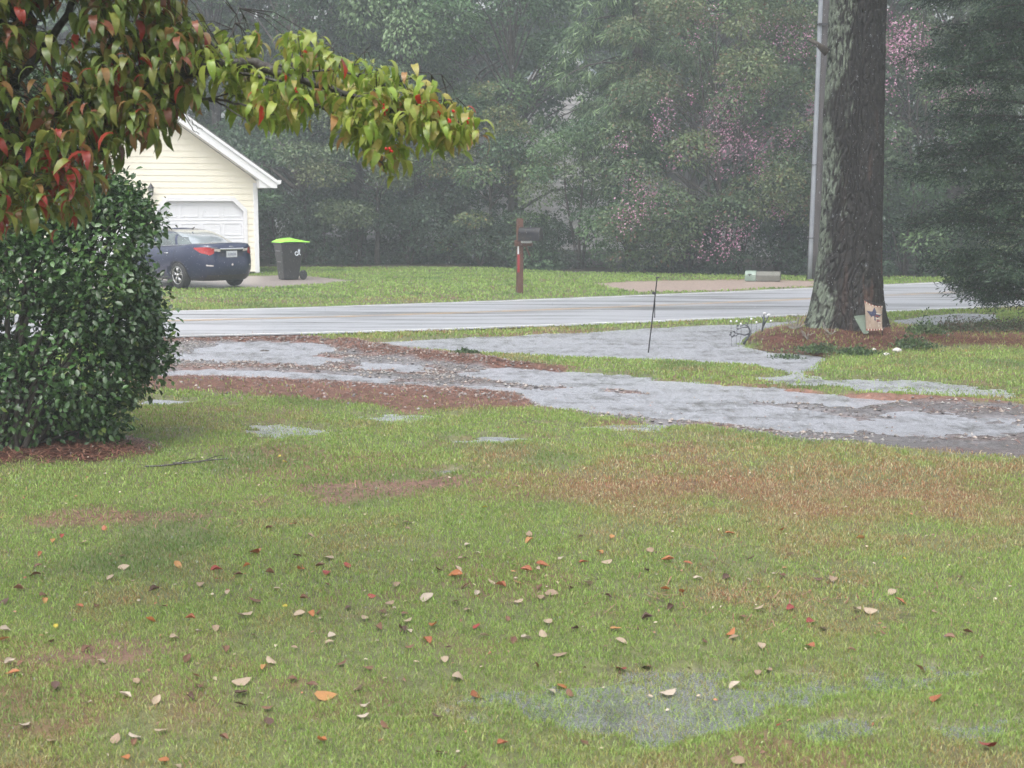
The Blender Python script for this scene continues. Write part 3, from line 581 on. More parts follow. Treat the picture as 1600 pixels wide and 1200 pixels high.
make_tree('leafy_shrub', 'yellow green shrub showing under the dark cedar boughs', gz(1565, 38.6), 2.8, 1.7, 18, 560, PY+PB[:1], .12, .06, cat='shrub', seed=16, z0=.03, cr=(.45, .8), flat=.6, r0=.05, multi=3, spread=.15)
# low undergrowth along the edge of the wood
ug = make_tree('undergrowth_shrub', 'dark undergrowth shrub in the shade at the edge of the far wood', gz(640, 46.3), 2.3, 1.5, 16, 560, PD, .13, .07, cat='shrub', seed=17, z0=.03, cr=(.4, .8), flat=.6, r0=.04, multi=3, spread=.12, group='undergrowth shrubs along the edge of the wood')
for px, Y, s, lab in [(440, 47, 1.1, 'directly behind the bin'), (505, 46.5, .9, 'just right of the bin'), (560, 46.6, 1.0, 'between bin and mailbox, nearer the bin'), (705, 46.2, 1.2, 'well left of the mailbox post'), (750, 45, .8, 'close left of the mailbox post'), (820, 44.2, 1.0, 'right behind the mailbox post'),
        (860, 43.6, .8, 'just right of the mailbox'), (1045, 42, .9, 'behind the top of the thin black stake'), (1075, 41.2, 1.0, 'low under the left side of the crape myrtle'), (1150, 40.4, .9, 'left of the pale green utility box'), (1250, 40.5, 1.0, 'between utility box and utility pole'), (1350, 40, 1.1, 'behind the big pine trunk'),
        (1490, 39.3, 1.0, 'across the road behind the cedar boughs'), (1640, 39, 1.2, 'across the road beyond the cedar trunk'), (400, 48, 1.2, 'by the right corner of the garage'), (350, 50, 1.3, 'hidden behind the garage')]:
    dup(ug, gz(px, Y), R.uniform(0, 6), (s, s, s*R.uniform(.8, 1.2)), 'dark undergrowth shrub '+lab)
ug['label'] = 'dark undergrowth shrub midway between the bin and the mailbox'
# deep wood: rows of hazy trees
wt = [make_tree('wood_tree', 'tall hazy tree deep in the wood behind the road', gz(250, 58), 17, 4.6, 52, 300, PB+PD, .26, .14, seed=20, z0=.12, r0=.3, group='trees deep in the wood'),
      make_tree('wood_tree', 'tall hazy tree deep in the wood behind the road', gz(560, 57), 16, 4.2, 50, 320, PD, .24, .13, seed=21, z0=.10, shape='col', r0=.3, group='trees deep in the wood')]
for i, (px, Y, s) in enumerate([(120, 62, 1.1), (420, 60, 1.0), (700, 55, .95), (1080, 56, .95), (1230, 52, .9), (1350, 50, .9), (1480, 52, 1), (1620, 50, 1), (-40, 60, 1.1), (640, 66, 1.15), (780, 76, 1.3), (900, 80, 1.35), (1010, 76, 1.3), (1150, 66, 1.2), (1400, 62, 1.1), (1560, 62, 1.1), (1720, 56, 1.1), (1850, 50, 1.1), (480, 70, 1.2), (320, 70, 1.2), (200, 72, 1.2), (-200, 60, 1.1), (60, 74, 1.3), (840, 95, 1.6), (960, 97, 1.6), (1080, 90, 1.5), (720, 88, 1.5), (1200, 84, 1.4), (1290, 72, 1.3), (560, 82, 1.4), (880, 110, 1.9), (400, 84, 1.5)]):
    dup(wt[i % 2], gz(px, Y), R.uniform(0, 6.28), s)

# ------------------------------------------------------------------ the big pine with the lichen covered trunk
def big_pine():
    t = thing('big_pine', 'massive dark barked pine with pale green lichen on its left flank', 'tree', (TREE[0], TREE[1], .02))
    nA, nZ = 420, 560; zt = 9.5; A, Zz = np.meshgrid(np.linspace(0, 2*np.pi, nA, endpoint=False), np.linspace(-.15, zt, nZ)); A = A.ravel(); Zz = Zz.ravel()
    r = .455 + .27*np.exp(-np.clip(Zz, 0, 9)/.55) - .012*Zz
    r += .075*np.exp(-np.clip(Zz, 0, 9)/.45)*np.cos(A*5+1) + .03*np.exp(-((Zz-3.4)/.5)**2)*(np.cos(A-3.3) > 0)*np.cos(A-3.3)
    u = A/(2*np.pi)                              # bark plates: long ridges split by cross cracks
    wv = fbm(np.cos(A)*2.5+5, Zz*1.6+np.sin(A)*2.5, 4, 3)*1.1; k1 = np.abs(((u*34 + wv*2.6) % 1)-.5)*2; row = np.floor(u*34+wv*2.6)
    k2 = np.abs(((Zz*4.2 + _h(row.astype(int) % 34, row.astype(int)*0, 4)*7 + wv*2) % 1)-.5)*2
    r += .030*sstep(.08, .55, k1)*sstep(.0, .28, k2) + .012*fbm(np.cos(A)*14, Zz*9+np.sin(A)*14, 3, 8)
    cx = .03*np.sin(Zz*.9) + .016*Zz; V = np.stack([cx+r*np.cos(A), r*np.sin(A), Zz], 1)
    i = np.arange(nA); j = np.arange(nZ-1)[:, None]*nA; Q = np.stack([j+i, j+(i+1) % nA, j+nA+(i+1) % nA, j+nA+i], -1).reshape(-1, 4)
    c = np.tile([.014, .011, .0105], (len(A), 1)); deep = sstep(.5, .1, k1)[:, None]*.6; c = c*(1-deep)+np.array([.008, .006, .006])*deep
    c = mixc(c, (.085, .045, .034), sstep(.1, .5, fbm(u*30, Zz*1.5, 3, 13))*sstep(.0, 1, np.cos(A+.75))*.9*sstep(4.5, 1.5, Zz))
    lv = np.cos(A-math.radians(188-0)); lean = lv + .22*fbm(np.cos(A)*3, Zz*1.1, 3, 15)*2 + .16*fbm(np.cos(A)*9, Zz*4, 3, 16)*2 + .45*sstep(3.4, 4.6, Zz) + .22*np.exp(-(Zz/.8)**2)
    lm = sstep(.80, 1.02, lean)*sstep(.25, .45, k1+.25*fbm(u*60, Zz*8, 3, 17)+.1)*.9
    c = mixc(c, (.17, .205, .155), lm*sstep(-.5, .15, fbm(u*70, Zz*12, 3, 19))); c *= rng.uniform(.85, 1.15, (len(c), 1))
    link('trunk', mesh_np('trunk', V, [Q], c, True), mat('pine_bark', attr=True, rough=.75, noise=(26, (.6, .6, .6), .4, .65), bump=(60, .6, 4, .01)), t)
    b = MB(); g = np.random.default_rng(4)
    b.tube([(-.42, -.1, 4.42), (-.58, -.12, 4.55), (-.72, -.1, 4.62)], [.07, .035, .025], 8)
    for zz, a in [(8.6, 2.8), (8.9, .2), (9.3, 4.5), (9.1, 1.5)]: b.tube([(.1, 0, zz), (1.4*math.cos(a), 1.4*math.sin(a), zz+.5), (2.8*math.cos(a), 2.8*math.sin(a), zz+.4)], [.12, .08, .03], 7)
    b.tube([(.1, -.3, 6.4), (.25, -.8, 6.3), (.45, -1.4, 5.95)], [.05, .03, .012], 6)
    link('branches', b.mesh('branches', True), M['bark_dark'], t)
    P, D = [], []
    def tuft(c, m=60, l=.26):
        d = unit(g.normal(size=(m, 3))+np.array([0, 0, -.5])); P.append(np.tile(c, (m, 1))+g.normal(0, .03, (m, 3))); D.append(d*l)
    for q in range(26): tuft(np.array([.42, -1.35, 5.82])+g.normal(0, 1, 3)*np.array([.28, .3, .10]), 60, .18)
    for q in range(420):
        a = g.uniform(0, 6.28); rr = g.uniform(.5, 3.2); tuft(np.array([rr*math.cos(a), rr*math.sin(a), g.uniform(8.8, 12.5)-.2*rr]), 45, .3)
    P = np.concatenate(P); D = np.concatenate(D); C = np.array([(.10, .16, .05), (.07, .12, .04), (.13, .19, .06)])[g.integers(0, 3, len(P))]*g.uniform(.7, 1.3, (len(P), 1))
    link('needles', leaf_mesh('needles', P, D, g.normal(size=P.shape), np.linalg.norm(D, axis=1), .012, C), M['leaf'], t)
big_pine()

# ------------------------------------------------------------------ the dark cedar on the right
def cedar():
    loc = (PX(1632, 22.5), 22.5, .1); t = thing('cedar_tree', 'dark feathery cedar whose boughs sweep low over the flooded ditch', 'tree', loc)
    g = np.random.default_rng(31); b = MB(); z = np.linspace(-.2, 9, 10); b.tube(np.stack([0*z, 0*z, z], 1), .24*(1-z/10.5), 10); P, D, Cc = [], [], []
    prof_z = [.0, .35, .95, 1.35, 2.0, 3.0, 3.9, 4.4, 5.0, 6.5, 8.5]; prof_r = [1.5, 1.9, 1.9, 2.2, 2.5, 2.65, 2.75, 2.1, 2.6, 2.5, 1.5]
    for i in range(148):
        zz = g.uniform(.45, 8.6) if i < 132 else g.uniform(.3, 1.0); a = g.uniform(0, 2*math.pi); a = a if g.random() < .3 else math.pi+g.normal(0, .8)
        l = np.interp(zz-.3, prof_z, prof_r)*g.uniform(.6, 1.03); tt = np.linspace(0, 1, 7); sag = g.uniform(.05, .3)*(zz > 1)
        br = np.stack([math.cos(a)*l*tt, math.sin(a)*l*tt, zz+.18*l*tt-sag*l*tt**2], 1); b.tube(br, .035*(1-.85*tt), 5, False)
        cb = g.uniform(.65, 1.35)
        for k in range(int(9+l*6)):
            q = g.uniform(.22, 1); c = np.array([np.interp(q, tt, br[:, j]) for j in range(3)]); az = a+g.normal(0, .9); ll = g.uniform(.25, .6)*(1.1-.4*q)
            dd = np.array([math.cos(az), math.sin(az), g.uniform(-.55, .25)]); e = c+dd*ll
            if k % 3 == 0: b.tube([c, (c+e)/2+np.array([0, 0, .03]), e], [.009, .006, .003], 4, False)
            m = 46; s = g.random(m); p = c+(e-c)*s[:, None]+g.normal(0, .07, (m, 3)); P.append(p); D.append(dd*.8+g.normal(0, .6, (m, 3))+np.array([0, 0, -.25])); Cc.append(np.full(m, cb))
    P = np.concatenate(P); D = np.concatenate(D); cb = np.concatenate(Cc)
    k = P[:, 2] > .10; P, D, cb = P[k], D[k], cb[k]
    C = np.array([(.027, .054, .033), (.040, .078, .042), (.018, .040, .026), (.06, .105, .05)])[g.integers(0, 4, len(P))]*(cb*g.uniform(.7, 1.3, len(P)))[:, None]
    link('crown', leaf_mesh('crown', P, D, g.normal(size=P.shape), g.uniform(.05, .13, len(P)), .020, C), M['leaf'], t)
    link('trunk', b.mesh('trunk', True), M['bark_dark'], t)
cedar()

# ------------------------------------------------------------------ glossy camellia bush
def camellia():
    Y0 = 11.7; base = G(10, 706, .06); t = thing('camellia_bush', 'big glossy dark green camellia bush standing in red bark mulch', 'shrub', (base[0], base[1], 0))
    bl = [(-90,350,160),(50,420,125),(140,375,80),(165,470,78),(115,560,100),(195,525,55),(20,600,105),(125,640,66),(-60,600,140),(60,260,100),(10,170,95),(-80,150,120),(190,590,46),(200,325,34),(216,455,30),(238,555,30),(150,310,50),(60,655,50),(-40,690,50),(95,150,45),(200,385,24),(170,660,30),(172,322,46),(222,345,26),(105,300,60),(232,500,24),(60,330,70)]
    s = FPX/Y0; cl = []
    for px, py, r in bl:
        dy = R.uniform(-.25, .25); c = AT(px, py, Y0+dy) - np.array([base[0], base[1], 0]); rr = r/s; cl.append((tuple(c), (rr, rr*1.05, rr)))
    P, D, I = clump_points(cl, 8600, shell=.58, up=.1); P2, D2, I2 = clump_points(cl, 2600, shell=.1, up=0)
    P = np.concatenate([P, P2]); D = np.concatenate([D, D2]); I = np.concatenate([I, I2])
    tip = P + D*np.array([.10, .10, .10])*(rng.random((len(P), 1))**3)*1.6; P = tip
    Wp = P+np.array([base[0], base[1], 0]); px, py = proj(Wp)
    gap = AT(28, 508, Y0)-np.array([base[0], base[1], 0]); k = (((P[:, 0]-gap[0])/.24)**2+((P[:, 2]-gap[2])/.13)**2 > rng.uniform(.5, 1.3, len(P))) & (P[:, 2] > .07)
    gap2 = AT(40, 40, Y0)-np.array([base[0], base[1], 0]); k &= (P[:, 2] < gap2[2]+.35)
    dens = fbm(Wp[:, 0]*3.2, Wp[:, 2]*3.2+Wp[:, 1]*2, 3, 77); k &= rng.random(len(P)) < .35+.65*sstep(-.45, .05, dens)
    P, D, I = P[k], D[k], I[k]
    ax = D*.7+np.array([0, 0, -.25])+rng.normal(0, .6, P.shape); nr = D*.5+np.array([0, -.1, .8])+rng.normal(0, .45, P.shape)
    C = crown_cols(I, len(cl), [(.035, .085, .022), (.05, .115, .03), (.028, .062, .022), (.065, .14, .035)], .12, ((.14, .2, .05), .03))
    fb = sstep(.1, .5, fbm(Wp[k][:, 0]*2.4, Wp[k][:, 2]*2.4, 3, 78))[:, None]; C = C*(1-.35*fb)+np.array([.085, .17, .04])*.35*fb
    sz = rng.uniform(.7, 1.25, len(P))
    link('crown', leaf_mesh('crown', P, ax, nr, (.060*sz), .036*sz, C, OVAL, True), M['camellia'], t)
    b = MB()
    for c, r in cl:
        q = np.array(c); f = np.array([R.uniform(-.15, .15), R.uniform(-.15, .15), 0]); b.tube([f, f*.5+q*np.array([.35, .35, .45]), q], [.03, .02, .008], 6, False)
        for _ in range(7):
            d = unit(rng.normal(size=3))*np.array(r)*.95; b.tube([q*.75, q+d*.5, q+d], [.010, .006, .002], 4, False)
    link('stems', b.mesh('stems', True), M['bark_dark'], t)
camellia()

# ------------------------------------------------------------------ dogwood branch turning red
def dogwood():
    Y0 = 6.1; base = np.array([-3.25, 6.7, .03]); t = thing('dogwood_tree', 'dogwood with drooping green leaves turning red reaching in above the bush', 'tree', tuple(base))
    b = MB(); limbs = []
    def limb(pts, r0, r1, n=7):
        P = np.array([AT(px, py, Y) for px, py, Y in pts])-base; tt = np.linspace(0, 1, len(P)); f = np.linspace(0, 1, len(P)*4)
        Q = np.stack([np.interp(f, tt, P[:, j]) for j in range(3)], 1); Q[1:-1] = (Q[:-2]+Q[1:-1]*2+Q[2:])/4; Q += rng.normal(0, .003, Q.shape)
        b.tube(Q, np.linspace(r0, r1, len(Q))*rng.uniform(.9, 1.1, len(Q)), n); limbs.append(Q)
    z = np.linspace(-.1, 2.3, 7); b.tube(np.stack([.05*np.sin(z*2), .05*np.cos(z*2), z], 1), .10-.018*z, 10)
    limb([(-160,330,6.4),(-60,230,6.3),(60,185,6.2),(150,150,6.1),(230,120,6.1),(300,112,6.0),(360,98,6.0),(395,98,6.0),(430,112,5.9),(460,124,5.9),(520,140,5.9),(600,165,5.9),(680,200,5.9),(715,205,5.9)], .045, .004)
    limb([(300,112,6.0),(380,115,5.9),(440,128,5.9)], .010, .006); limb([(395,98,6.0),(425,100,6.0),(470,112,6.0),(530,108,6.0),(600,132,6.0)], .008, .003)
    limb([(60,185,6.2),(140,158,6.0),(200,138,6.0),(250,128,6.0)], .014, .004); limb([(150,160,6.1),(270,155,6.0),(325,154,6.0),(380,162,5.9),(430,180,5.9)], .010, .003)
    limb([(325,154,6.0),(355,168,5.9),(385,188,5.9),(395,192,5.9)], .005, .002); limb([(440,150,5.9),(500,165,5.9),(535,190,5.9),(560,210,5.85),(590,245,5.8),(600,262,5.8)], .008, .003)
    limb([(600,165,5.9),(640,200,5.9),(660,210,5.9)], .005, .003); limb([(-60,230,6.3),(-20,150,6.3),(25,125,6.3),(70,72,6.3),(98,35,6.3),(130,-20,6.3),(160,-80,6.3)], .03, .012)
    limb([(70,72,6.3),(100,70,6.3),(130,60,6.3),(180,45,6.3)], .006, .003); limb([(25,140,6.4),(40,45,6.4),(50,10,6.4),(60,-60,6.4)], .018, .01); limb([(0,35,6.4),(30,8,6.4),(45,-30,6.4)], .010, .006)
    limb([(45,48,6.3),(65,28,6.3),(90,5,6.3)], .006, .003); limb([(160,70,6.2),(175,95,6.2),(185,115,6.1)], .012, .005); limb([(-100,270,6.4),(0,245,6.2),(60,238,6.1),(130,235,6.0),(180,240,6.0)], .016, .003)
    limb([(-100,320,6.4),(-20,300,6.2),(50,290,6.1),(120,300,6.0)], .016, .003); limb([(230,120,6.1),(250,60,6.2),(240,20,6.2),(260,-40,6.2)], .014, .006); limb([(300,112,6),(330,80,6),(360,62,6),(372,15,6.1)], .006, .002)
    limb([(270,155,6.0),(285,175,6.0),(300,200,6.0),(312,212,6.0)], .003, .0015); limb([(285,175,6.0),(305,195,6.0),(316,203,6.0)], .002, .001)
    for a in [[(530,108,6),(535,85,6),(520,75,6)],[(560,118,6),(575,105,6),(595,90,6)],[(640,150,5.95),(700,158,5.95),(722,150,5.95)],[(650,152,5.95),(690,140,5.95),(712,128,5.95)],[(500,165,5.9),(470,150,5.9)],[(545,112,6),(560,92,6),(580,70,6)],[(560,118,6),(590,112,6)],[(620,130,6),(660,112,6),(690,118,6)]]: limb(a, .0035, .001, 4)
    LP = np.concatenate(limbs)
    polys = [([(-160,-160),(280,-160),(272,5),(292,22),(300,50),(330,45),(345,78),(385,62),(412,50),(440,72),(470,72),(500,72),(535,95),(560,103),(590,118),(622,118),(645,140),(675,152),(705,172),(742,196),(744,214),(700,228),(690,200),(640,190),(600,178),(560,170),(530,178),(500,160),(470,178),(450,186),(425,192),(400,168),(385,172),(372,140),(330,150),(315,170),(290,158),(270,185),(250,210),(215,200),(190,225),(180,268),(150,285),(135,320),(100,338),(60,330),(20,350),(-160,360)], 1250),
             ([(520,175),(560,180),(600,175),(630,200),(625,235),(612,270),(588,268),(575,232),(545,222),(520,212)], 56), ([(640,180),(700,195),(742,200),(738,218),(700,222),(655,212),(640,200)], 44),
             ([(360,150),(470,165),(440,192),(400,188),(370,172)], 22), ([(150,150),(270,150),(265,200),(215,205),(180,225),(150,215)], 50)]
    holes = [(95,48,42,34),(10,35,18,18),(45,120,26,26),(100,62,40,26),(90,118,34,22),(336,138,16,12),(312,140,14,12),(60,165,20,12),(418,106,44,11),(350,100,22,8)]
    C0, Tw = [], []
    for poly, n in polys:
        P = np.array(poly, float); lo, hi = P.min(0), P.max(0); c = 0
        while c < n:
            px, py = R.uniform(lo[0], hi[0]), R.uniform(lo[1], hi[1])
            if sdf(poly, np.array([px]), np.array([py]))[0] > 0: continue
            if any(((px-a)/w)**2+((py+8-d)/h)**2 < 1.15 for a, d, w, h in holes): continue
            c += 1; C0.append(AT(px, py-22, Y0+R.uniform(-.38, .38)-.12*(px > 400))-base)
    C0 = np.array(C0)
    for c in C0:
        d = np.linalg.norm(LP-c, axis=1); q = LP[d.argmin()]; l = d.min()
        if l < 1.1: b.tube([q, (q+c)/2+np.array([0, 0, .10*l]), c], [.0028, .002, .0012], 4, False)
    link('branches', b.mesh('branches', True), M['bark_wet'], t)
    # each leaf arches out of its twig and hangs
    st = [(0, 0, .02), (.14, .02, .30), (.34, -.05, .47), (.52, -.27, .50), (.62, -.55, .40), (.62, -.80, .20), (.58, -1.0, .0)]
    T, F = [], []
    for u, w, v in st: T += [(u, -v*.5, w+.055*(v > .1)), (u, 0, w), (u, v*.5, w+.055*(v > .1))]
    for i in range(len(st)-1):
        a = i*3; F += [[a, a+3, a+4, a+1], [a+1, a+4, a+5, a+2]]
    T = np.array(T); F = np.array(F); pos, ax, nr, col, sz = [], [], [], [], []
    for c in C0:
        wpx, wpy = proj((c+base)[None])[0][0], proj((c+base)[None])[1][0]; g = sstep(230, 400, wpx); m = R.randint(4, 7); a0 = R.uniform(0, 6.28)
        for k in range(m):
            a = a0+k*6.28/m+R.gauss(0, .3); pos.append(c+rng.normal(0, .02, 3)+np.array([0, 0, -.03*k*.5])); ti = R.gauss(.02, .36)
            ax.append((math.cos(a), math.sin(a), ti)); nr.append((-math.cos(a)*ti+R.gauss(0, .28), -math.sin(a)*ti+R.gauss(0, .28), 1)); sz.append(R.uniform(.042, .076)*(1+.12*(1-g)))
            r = R.random()
            if g > .5: cc = (.20, .31, .045) if r < .42 else (.29, .36, .07) if r < .8 else (.36, .33, .09) if r < .94 else (.40, .22, .09) if r < .985 else (.55, .05, .03)
            elif r < .50: cc = (.13, .20, .045)
            elif r < .74: cc = (.21, .24, .06)
            elif r < .91: cc = (.26, .155, .065)
            elif r < .97: cc = (.24, .09, .06)
            else: cc = (.36, .05, .04)
            if wpx < 260 and wpy > 215 and R.random() < .16: cc = (.34, .045, .04)
            col.append(np.array(cc)*R.uniform(.8, 1.35))
    # a few wholly red leaves and berry clusters the photograph shows
    pos = np.array(pos); ax = np.array(ax); nr = np.array(nr); col = np.array(col); sz = np.array(sz)
    cols = np.repeat(col, len(T), 0).reshape(len(pos), len(T), 3); edge = np.abs(T[:, 1])[None, :, None]*1.6
    cols = cols*(1-edge*.35)+np.array([.42, .22, .10])*edge*.35
    axis = unit(ax); side = unit(np.cross(nr, axis)); up = np.cross(axis, side); s3 = sz[:, None, None]*1.12
    V = pos[:, None]+(T[None, :, 0, None]*axis[:, None]+T[None, :, 1, None]*side[:, None]*.88+T[None, :, 2, None]*up[:, None])*s3
    Fq = (F[None]+(np.arange(len(pos))*len(T))[:, None, None]).reshape(-1, 4)
    link('foliage', mesh_np('foliage', V.reshape(-1, 3), [Fq], cols.reshape(-1, 3), True), M['dogwood'], t)
    bm_ = mat('red_berry', (.55, .02, .015), .25, noise=(80, (.35, .01, .01), .4, .7))
    for px, py in [(600,170),(602,174),(704,190),(708,174),(733,188),(610,236),(606,233),(463,140),(478,152)]:
        c = AT(px, py, 5.62)-base
        bb = MB()
        for q in range(4): bb.ball(c+rng.normal(0, .005, 3), .0042, 5, (1, 1, 1.5))
        link('berry_cluster', bb.mesh('berry_cluster', True), bm_, t)
dogwood()
# ------------------------------------------------------------------ garage with cream siding
M['siding'] = mat('cream_siding', (.88, .83, .70), .5, noise=(2.2, (.84, .79, .66), .35, .75))
M['shingle'] = mat('roof_shingle', (.16, .15, .15), .8, noise=(30, (.08, .08, .08), .4, .7), bump=(40, .5))
def garage():
    C = G(405, 428, .06); a = math.radians(22); hw = 3.1; u = np.array([math.cos(a), math.sin(a)])
    org = C[:2]-u*hw; t = thing('garage_building', 'cream sided garage with white trim and two white doors', 'garage', (org[0], org[1], .055), a)
    zw, pit, D, dh = 2.66, .715, 7.0, 2.16; doors = [(-2.68, -.19), (.19, 2.67)]   # along the wall, metres from the gable's middle
    b = MB(); z = .08; h = .176
    def seg(x0, x1, x2, x3, z0, z1): b.add([(x0, -.014, z0), (x1, -.014, z0), (x2, 0, z1), (x3, 0, z1), (x0, .03, z0), (x1, .03, z0)], [[[0, 1, 2, 3], [0, 4, 5, 1]]])
    while z < zw+pit*hw-.05:
        z1 = z+h; w0 = hw if z < zw+.1 else hw-(z-zw-.1)/pit; w1 = hw if z1 < zw+.1 else hw-(z1-zw-.1)/pit; w1 = max(w1, .01)
        if z < dh+.02:
            for x0, x1 in ((-w0, doors[0][0]-.02), (doors[0][1]+.02, doors[1][0]-.02), (doors[1][1]+.02, w0)): seg(x0, x1, x1, x0, z, z1)
        else: seg(-w0, w0, w1, -w1, z, z1)
        z = z1
    for x0, x1 in doors:
        for e, s in ((x0, 1), (x1, -1)): b.prism([(e-s*.02, dh-.28), (e-s*.02, dh+.06), (e+s*.28, dh+.06)], 'y', -.006, .02)
    link('gable_siding', b.mesh('gable_siding'), M['siding'], t)
    b = MB(); b.box((-hw+.05, D/2+.05, zw/2), (.1, D-.1, zw)); b.box((hw-.05, D/2+.05, zw/2), (.1, D-.1, zw)); b.box((0, D, zw/2), (2*hw, .1, zw)); b.box((0, .12, 2.45), (2*hw-.21, .12, .42))
    b.prism([(-hw, zw), (hw, zw), (0, zw+pit*hw-.03)], 'y', D-.1, D); b.prism([(-hw, zw), (hw, zw), (0, zw+pit*hw-.03)], 'y', .05, .12)
    link('wall', b.mesh('wall'), M['siding'], t)
    for sx in (1, -1): link('corner_trim', MB().box((sx*(hw-.055), -.02, zw/2+.04), (.13, .05, zw-.02)).mesh('corner_trim'), M['white'], t, bevel=.006)
    for x0, x1 in doors:
        c = .30; P = [(x0, .02), (x0, dh-c), (x0+c, dh), (x1-c, dh), (x1, dh-c), (x1, .02)]; Wd = .11
        b = MB(); O = [(x0-Wd, .02), (x0-Wd, dh-c+.05), (x0+c-.05, dh+Wd), (x1-c+.05, dh+Wd), (x1+Wd, dh-c+.05), (x1+Wd, .02)]
        O[1] = (x0-Wd, dh+Wd-.02); O[2] = (x0+c, dh+Wd); O[3] = (x1-c, dh+Wd); O[4] = (x1+Wd, dh+Wd-.02)
        O[1] = (x0-Wd, dh-c+.06); O[4] = (x1+Wd, dh-c+.06); O[2] = (x0+c-.06, dh+Wd); O[3] = (x1-c+.06, dh+Wd)
        for y0, y1 in ((-.045, .10),):
            V = [(p[0], y0, p[1]) for p in P]+[(p[0], y0, p[1]) for p in O]+[(p[0], y1, p[1]) for p in P]+[(p[0], y1, p[1]) for p in O]
            F = [[i, i+1, i+7, i+6] for i in range(5)]+[[i, i+12, i+13, i+1] for i in range(5)]+[[i+6, i+7, i+19, i+18] for i in range(5)]
            b.add(V, [F])
        # fill of the clipped corners behind the casing, in siding colour, is the casing's own backing
        fr = link('door_frame', b.mesh('door_frame'), M['white'], t)
        bb = MB(); w = x1-x0; bb.box(((x0+x1)/2, .085, dh/2+.01), (w-.002, .03, dh))
        rows, cols_ = 4, 4; rh = (dh-.02)/rows
        for r in range(rows):
            bb.box(((x0+x1)/2, .066, .02+r*rh+rh*.97), (w-.01, .012, .02))
            for q in range(cols_):
                cx = x0+w*(q+.5)/cols_; cz = .02+rh*(r+.47); pw, ph = w/cols_*.78, rh*.62
                for sx, sz, ww, hh in ((0, ph/2, pw, .022), (0, -ph/2, pw, .022), (pw/2, 0, .022, ph), (-pw/2, 0, .022, ph)): bb.box((cx+sx, .064, cz+sz), (ww, .014, hh))
        dr = link('garage_door', bb.mesh('garage_door'), mat('door_white', (.76, .77, .80), .35, noise=(2, (.70, .71, .74), .4, .8)), t, bevel=.004)
        link('handle', MB().box(((x0+x1)/2, .045, .5), (.12, .03, .025)).mesh('handle'), M['dark_metal'], dr)
    ov = .48
    def slope(s, y0, y1, lift, thick, x_out=hw+.5, clip=None):
        zz = lambda x: zw+pit*(hw-x)+lift; P = [(0, zz(0)), (s*x_out, zz(x_out))]; zb = zz(x_out)-thick
        if clip and zb < clip: P += [(s*x_out, clip), (s*(hw-(clip+thick-zw-lift)/pit), clip)]
        else: P += [(s*x_out, zb)]
        return MB().prism(P+[(0, zz(0)-thick)], 'y', y0, y1)
    for s in (1, -1):
        r = link('roof', slope(s, -ov-.03, D+.3, .50, .05).mesh('roof'), M['shingle'], t)
        link('rake_board', slope(s, -ov, -ov+.035, .445, .33, clip=2.54).mesh('rake_board'), M['white'], r)
        link('rake_crown', slope(s, -ov-.045, -ov-.002, .46, .09, hw+.53).mesh('rake_crown'), M['white'], r)
        link('soffit', slope(s, -ov+.036, .0, .13, .012, hw+.02).mesh('soffit'), M['white'], r)
        link('eave_return', MB().prism([(s*(hw-.02), 2.545), (s*(hw+.495), 2.545), (s*(hw+.495), 2.74), (s*(hw-.02), 3.05)], 'y', -ov+.037, D).mesh('eave_return'), M['white'], r)
        link('gutter', MB().prism([(s*(hw+.50), 2.64), (s*(hw+.60), 2.66), (s*(hw+.63), 2.77), (s*(hw+.50), 2.77)], 'y', -ov-.03, D+.3).mesh('gutter'), M['white'], r)
    # coach lamp between the doors
    return t, org, u
gar, gorg, gu = garage()
def coach_lamp():
    # wall beside the door: pixel (244, 300)
    a = math.radians(22); nrm = np.array([math.sin(a), -math.cos(a)]); p = gorg+gu*(0.02)+nrm*.05
    t = thing('coach_lamp', 'small dark lantern fixed to the cream siding between the two garage doors', 'wall lamp', (p[0], p[1], 2.50), a)
    b = MB(); b.box((0, -.02, .0), (.09, .03, .22)); b.tube([(0, -.03, .06), (0, -.13, .10), (0, -.15, .18)], .009, 6); link('bracket', b.mesh('bracket'), M['dark_metal'], t)
    b = MB(); b.tube([(0, -.15, -.12), (0, -.15, .09)], [.045, .07], 6); link('glass', b.mesh('glass'), mat('lamp_glass', (.5, .5, .48), .1, noise=(20, (.38, .38, .36), .4, .7)), t)
    b = MB(); b.tube([(0, -.15, .09), (0, -.15, .16), (0, -.15, .21), (0, -.15, .23)], [.10, .05, .015, .012], 6); b.tube([(0, -.15, -.16), (0, -.15, -.12)], [.02, .05], 6)
    for k in range(6): b.tube([(.047*math.cos(k*1.047), -.15+.047*math.sin(k*1.047), -.12), (.073*math.cos(k*1.047), -.15+.073*math.sin(k*1.047), .09)], .006, 4)
    link('cap', b.mesh('cap'), M['dark_metal'], t)
coach_lamp()

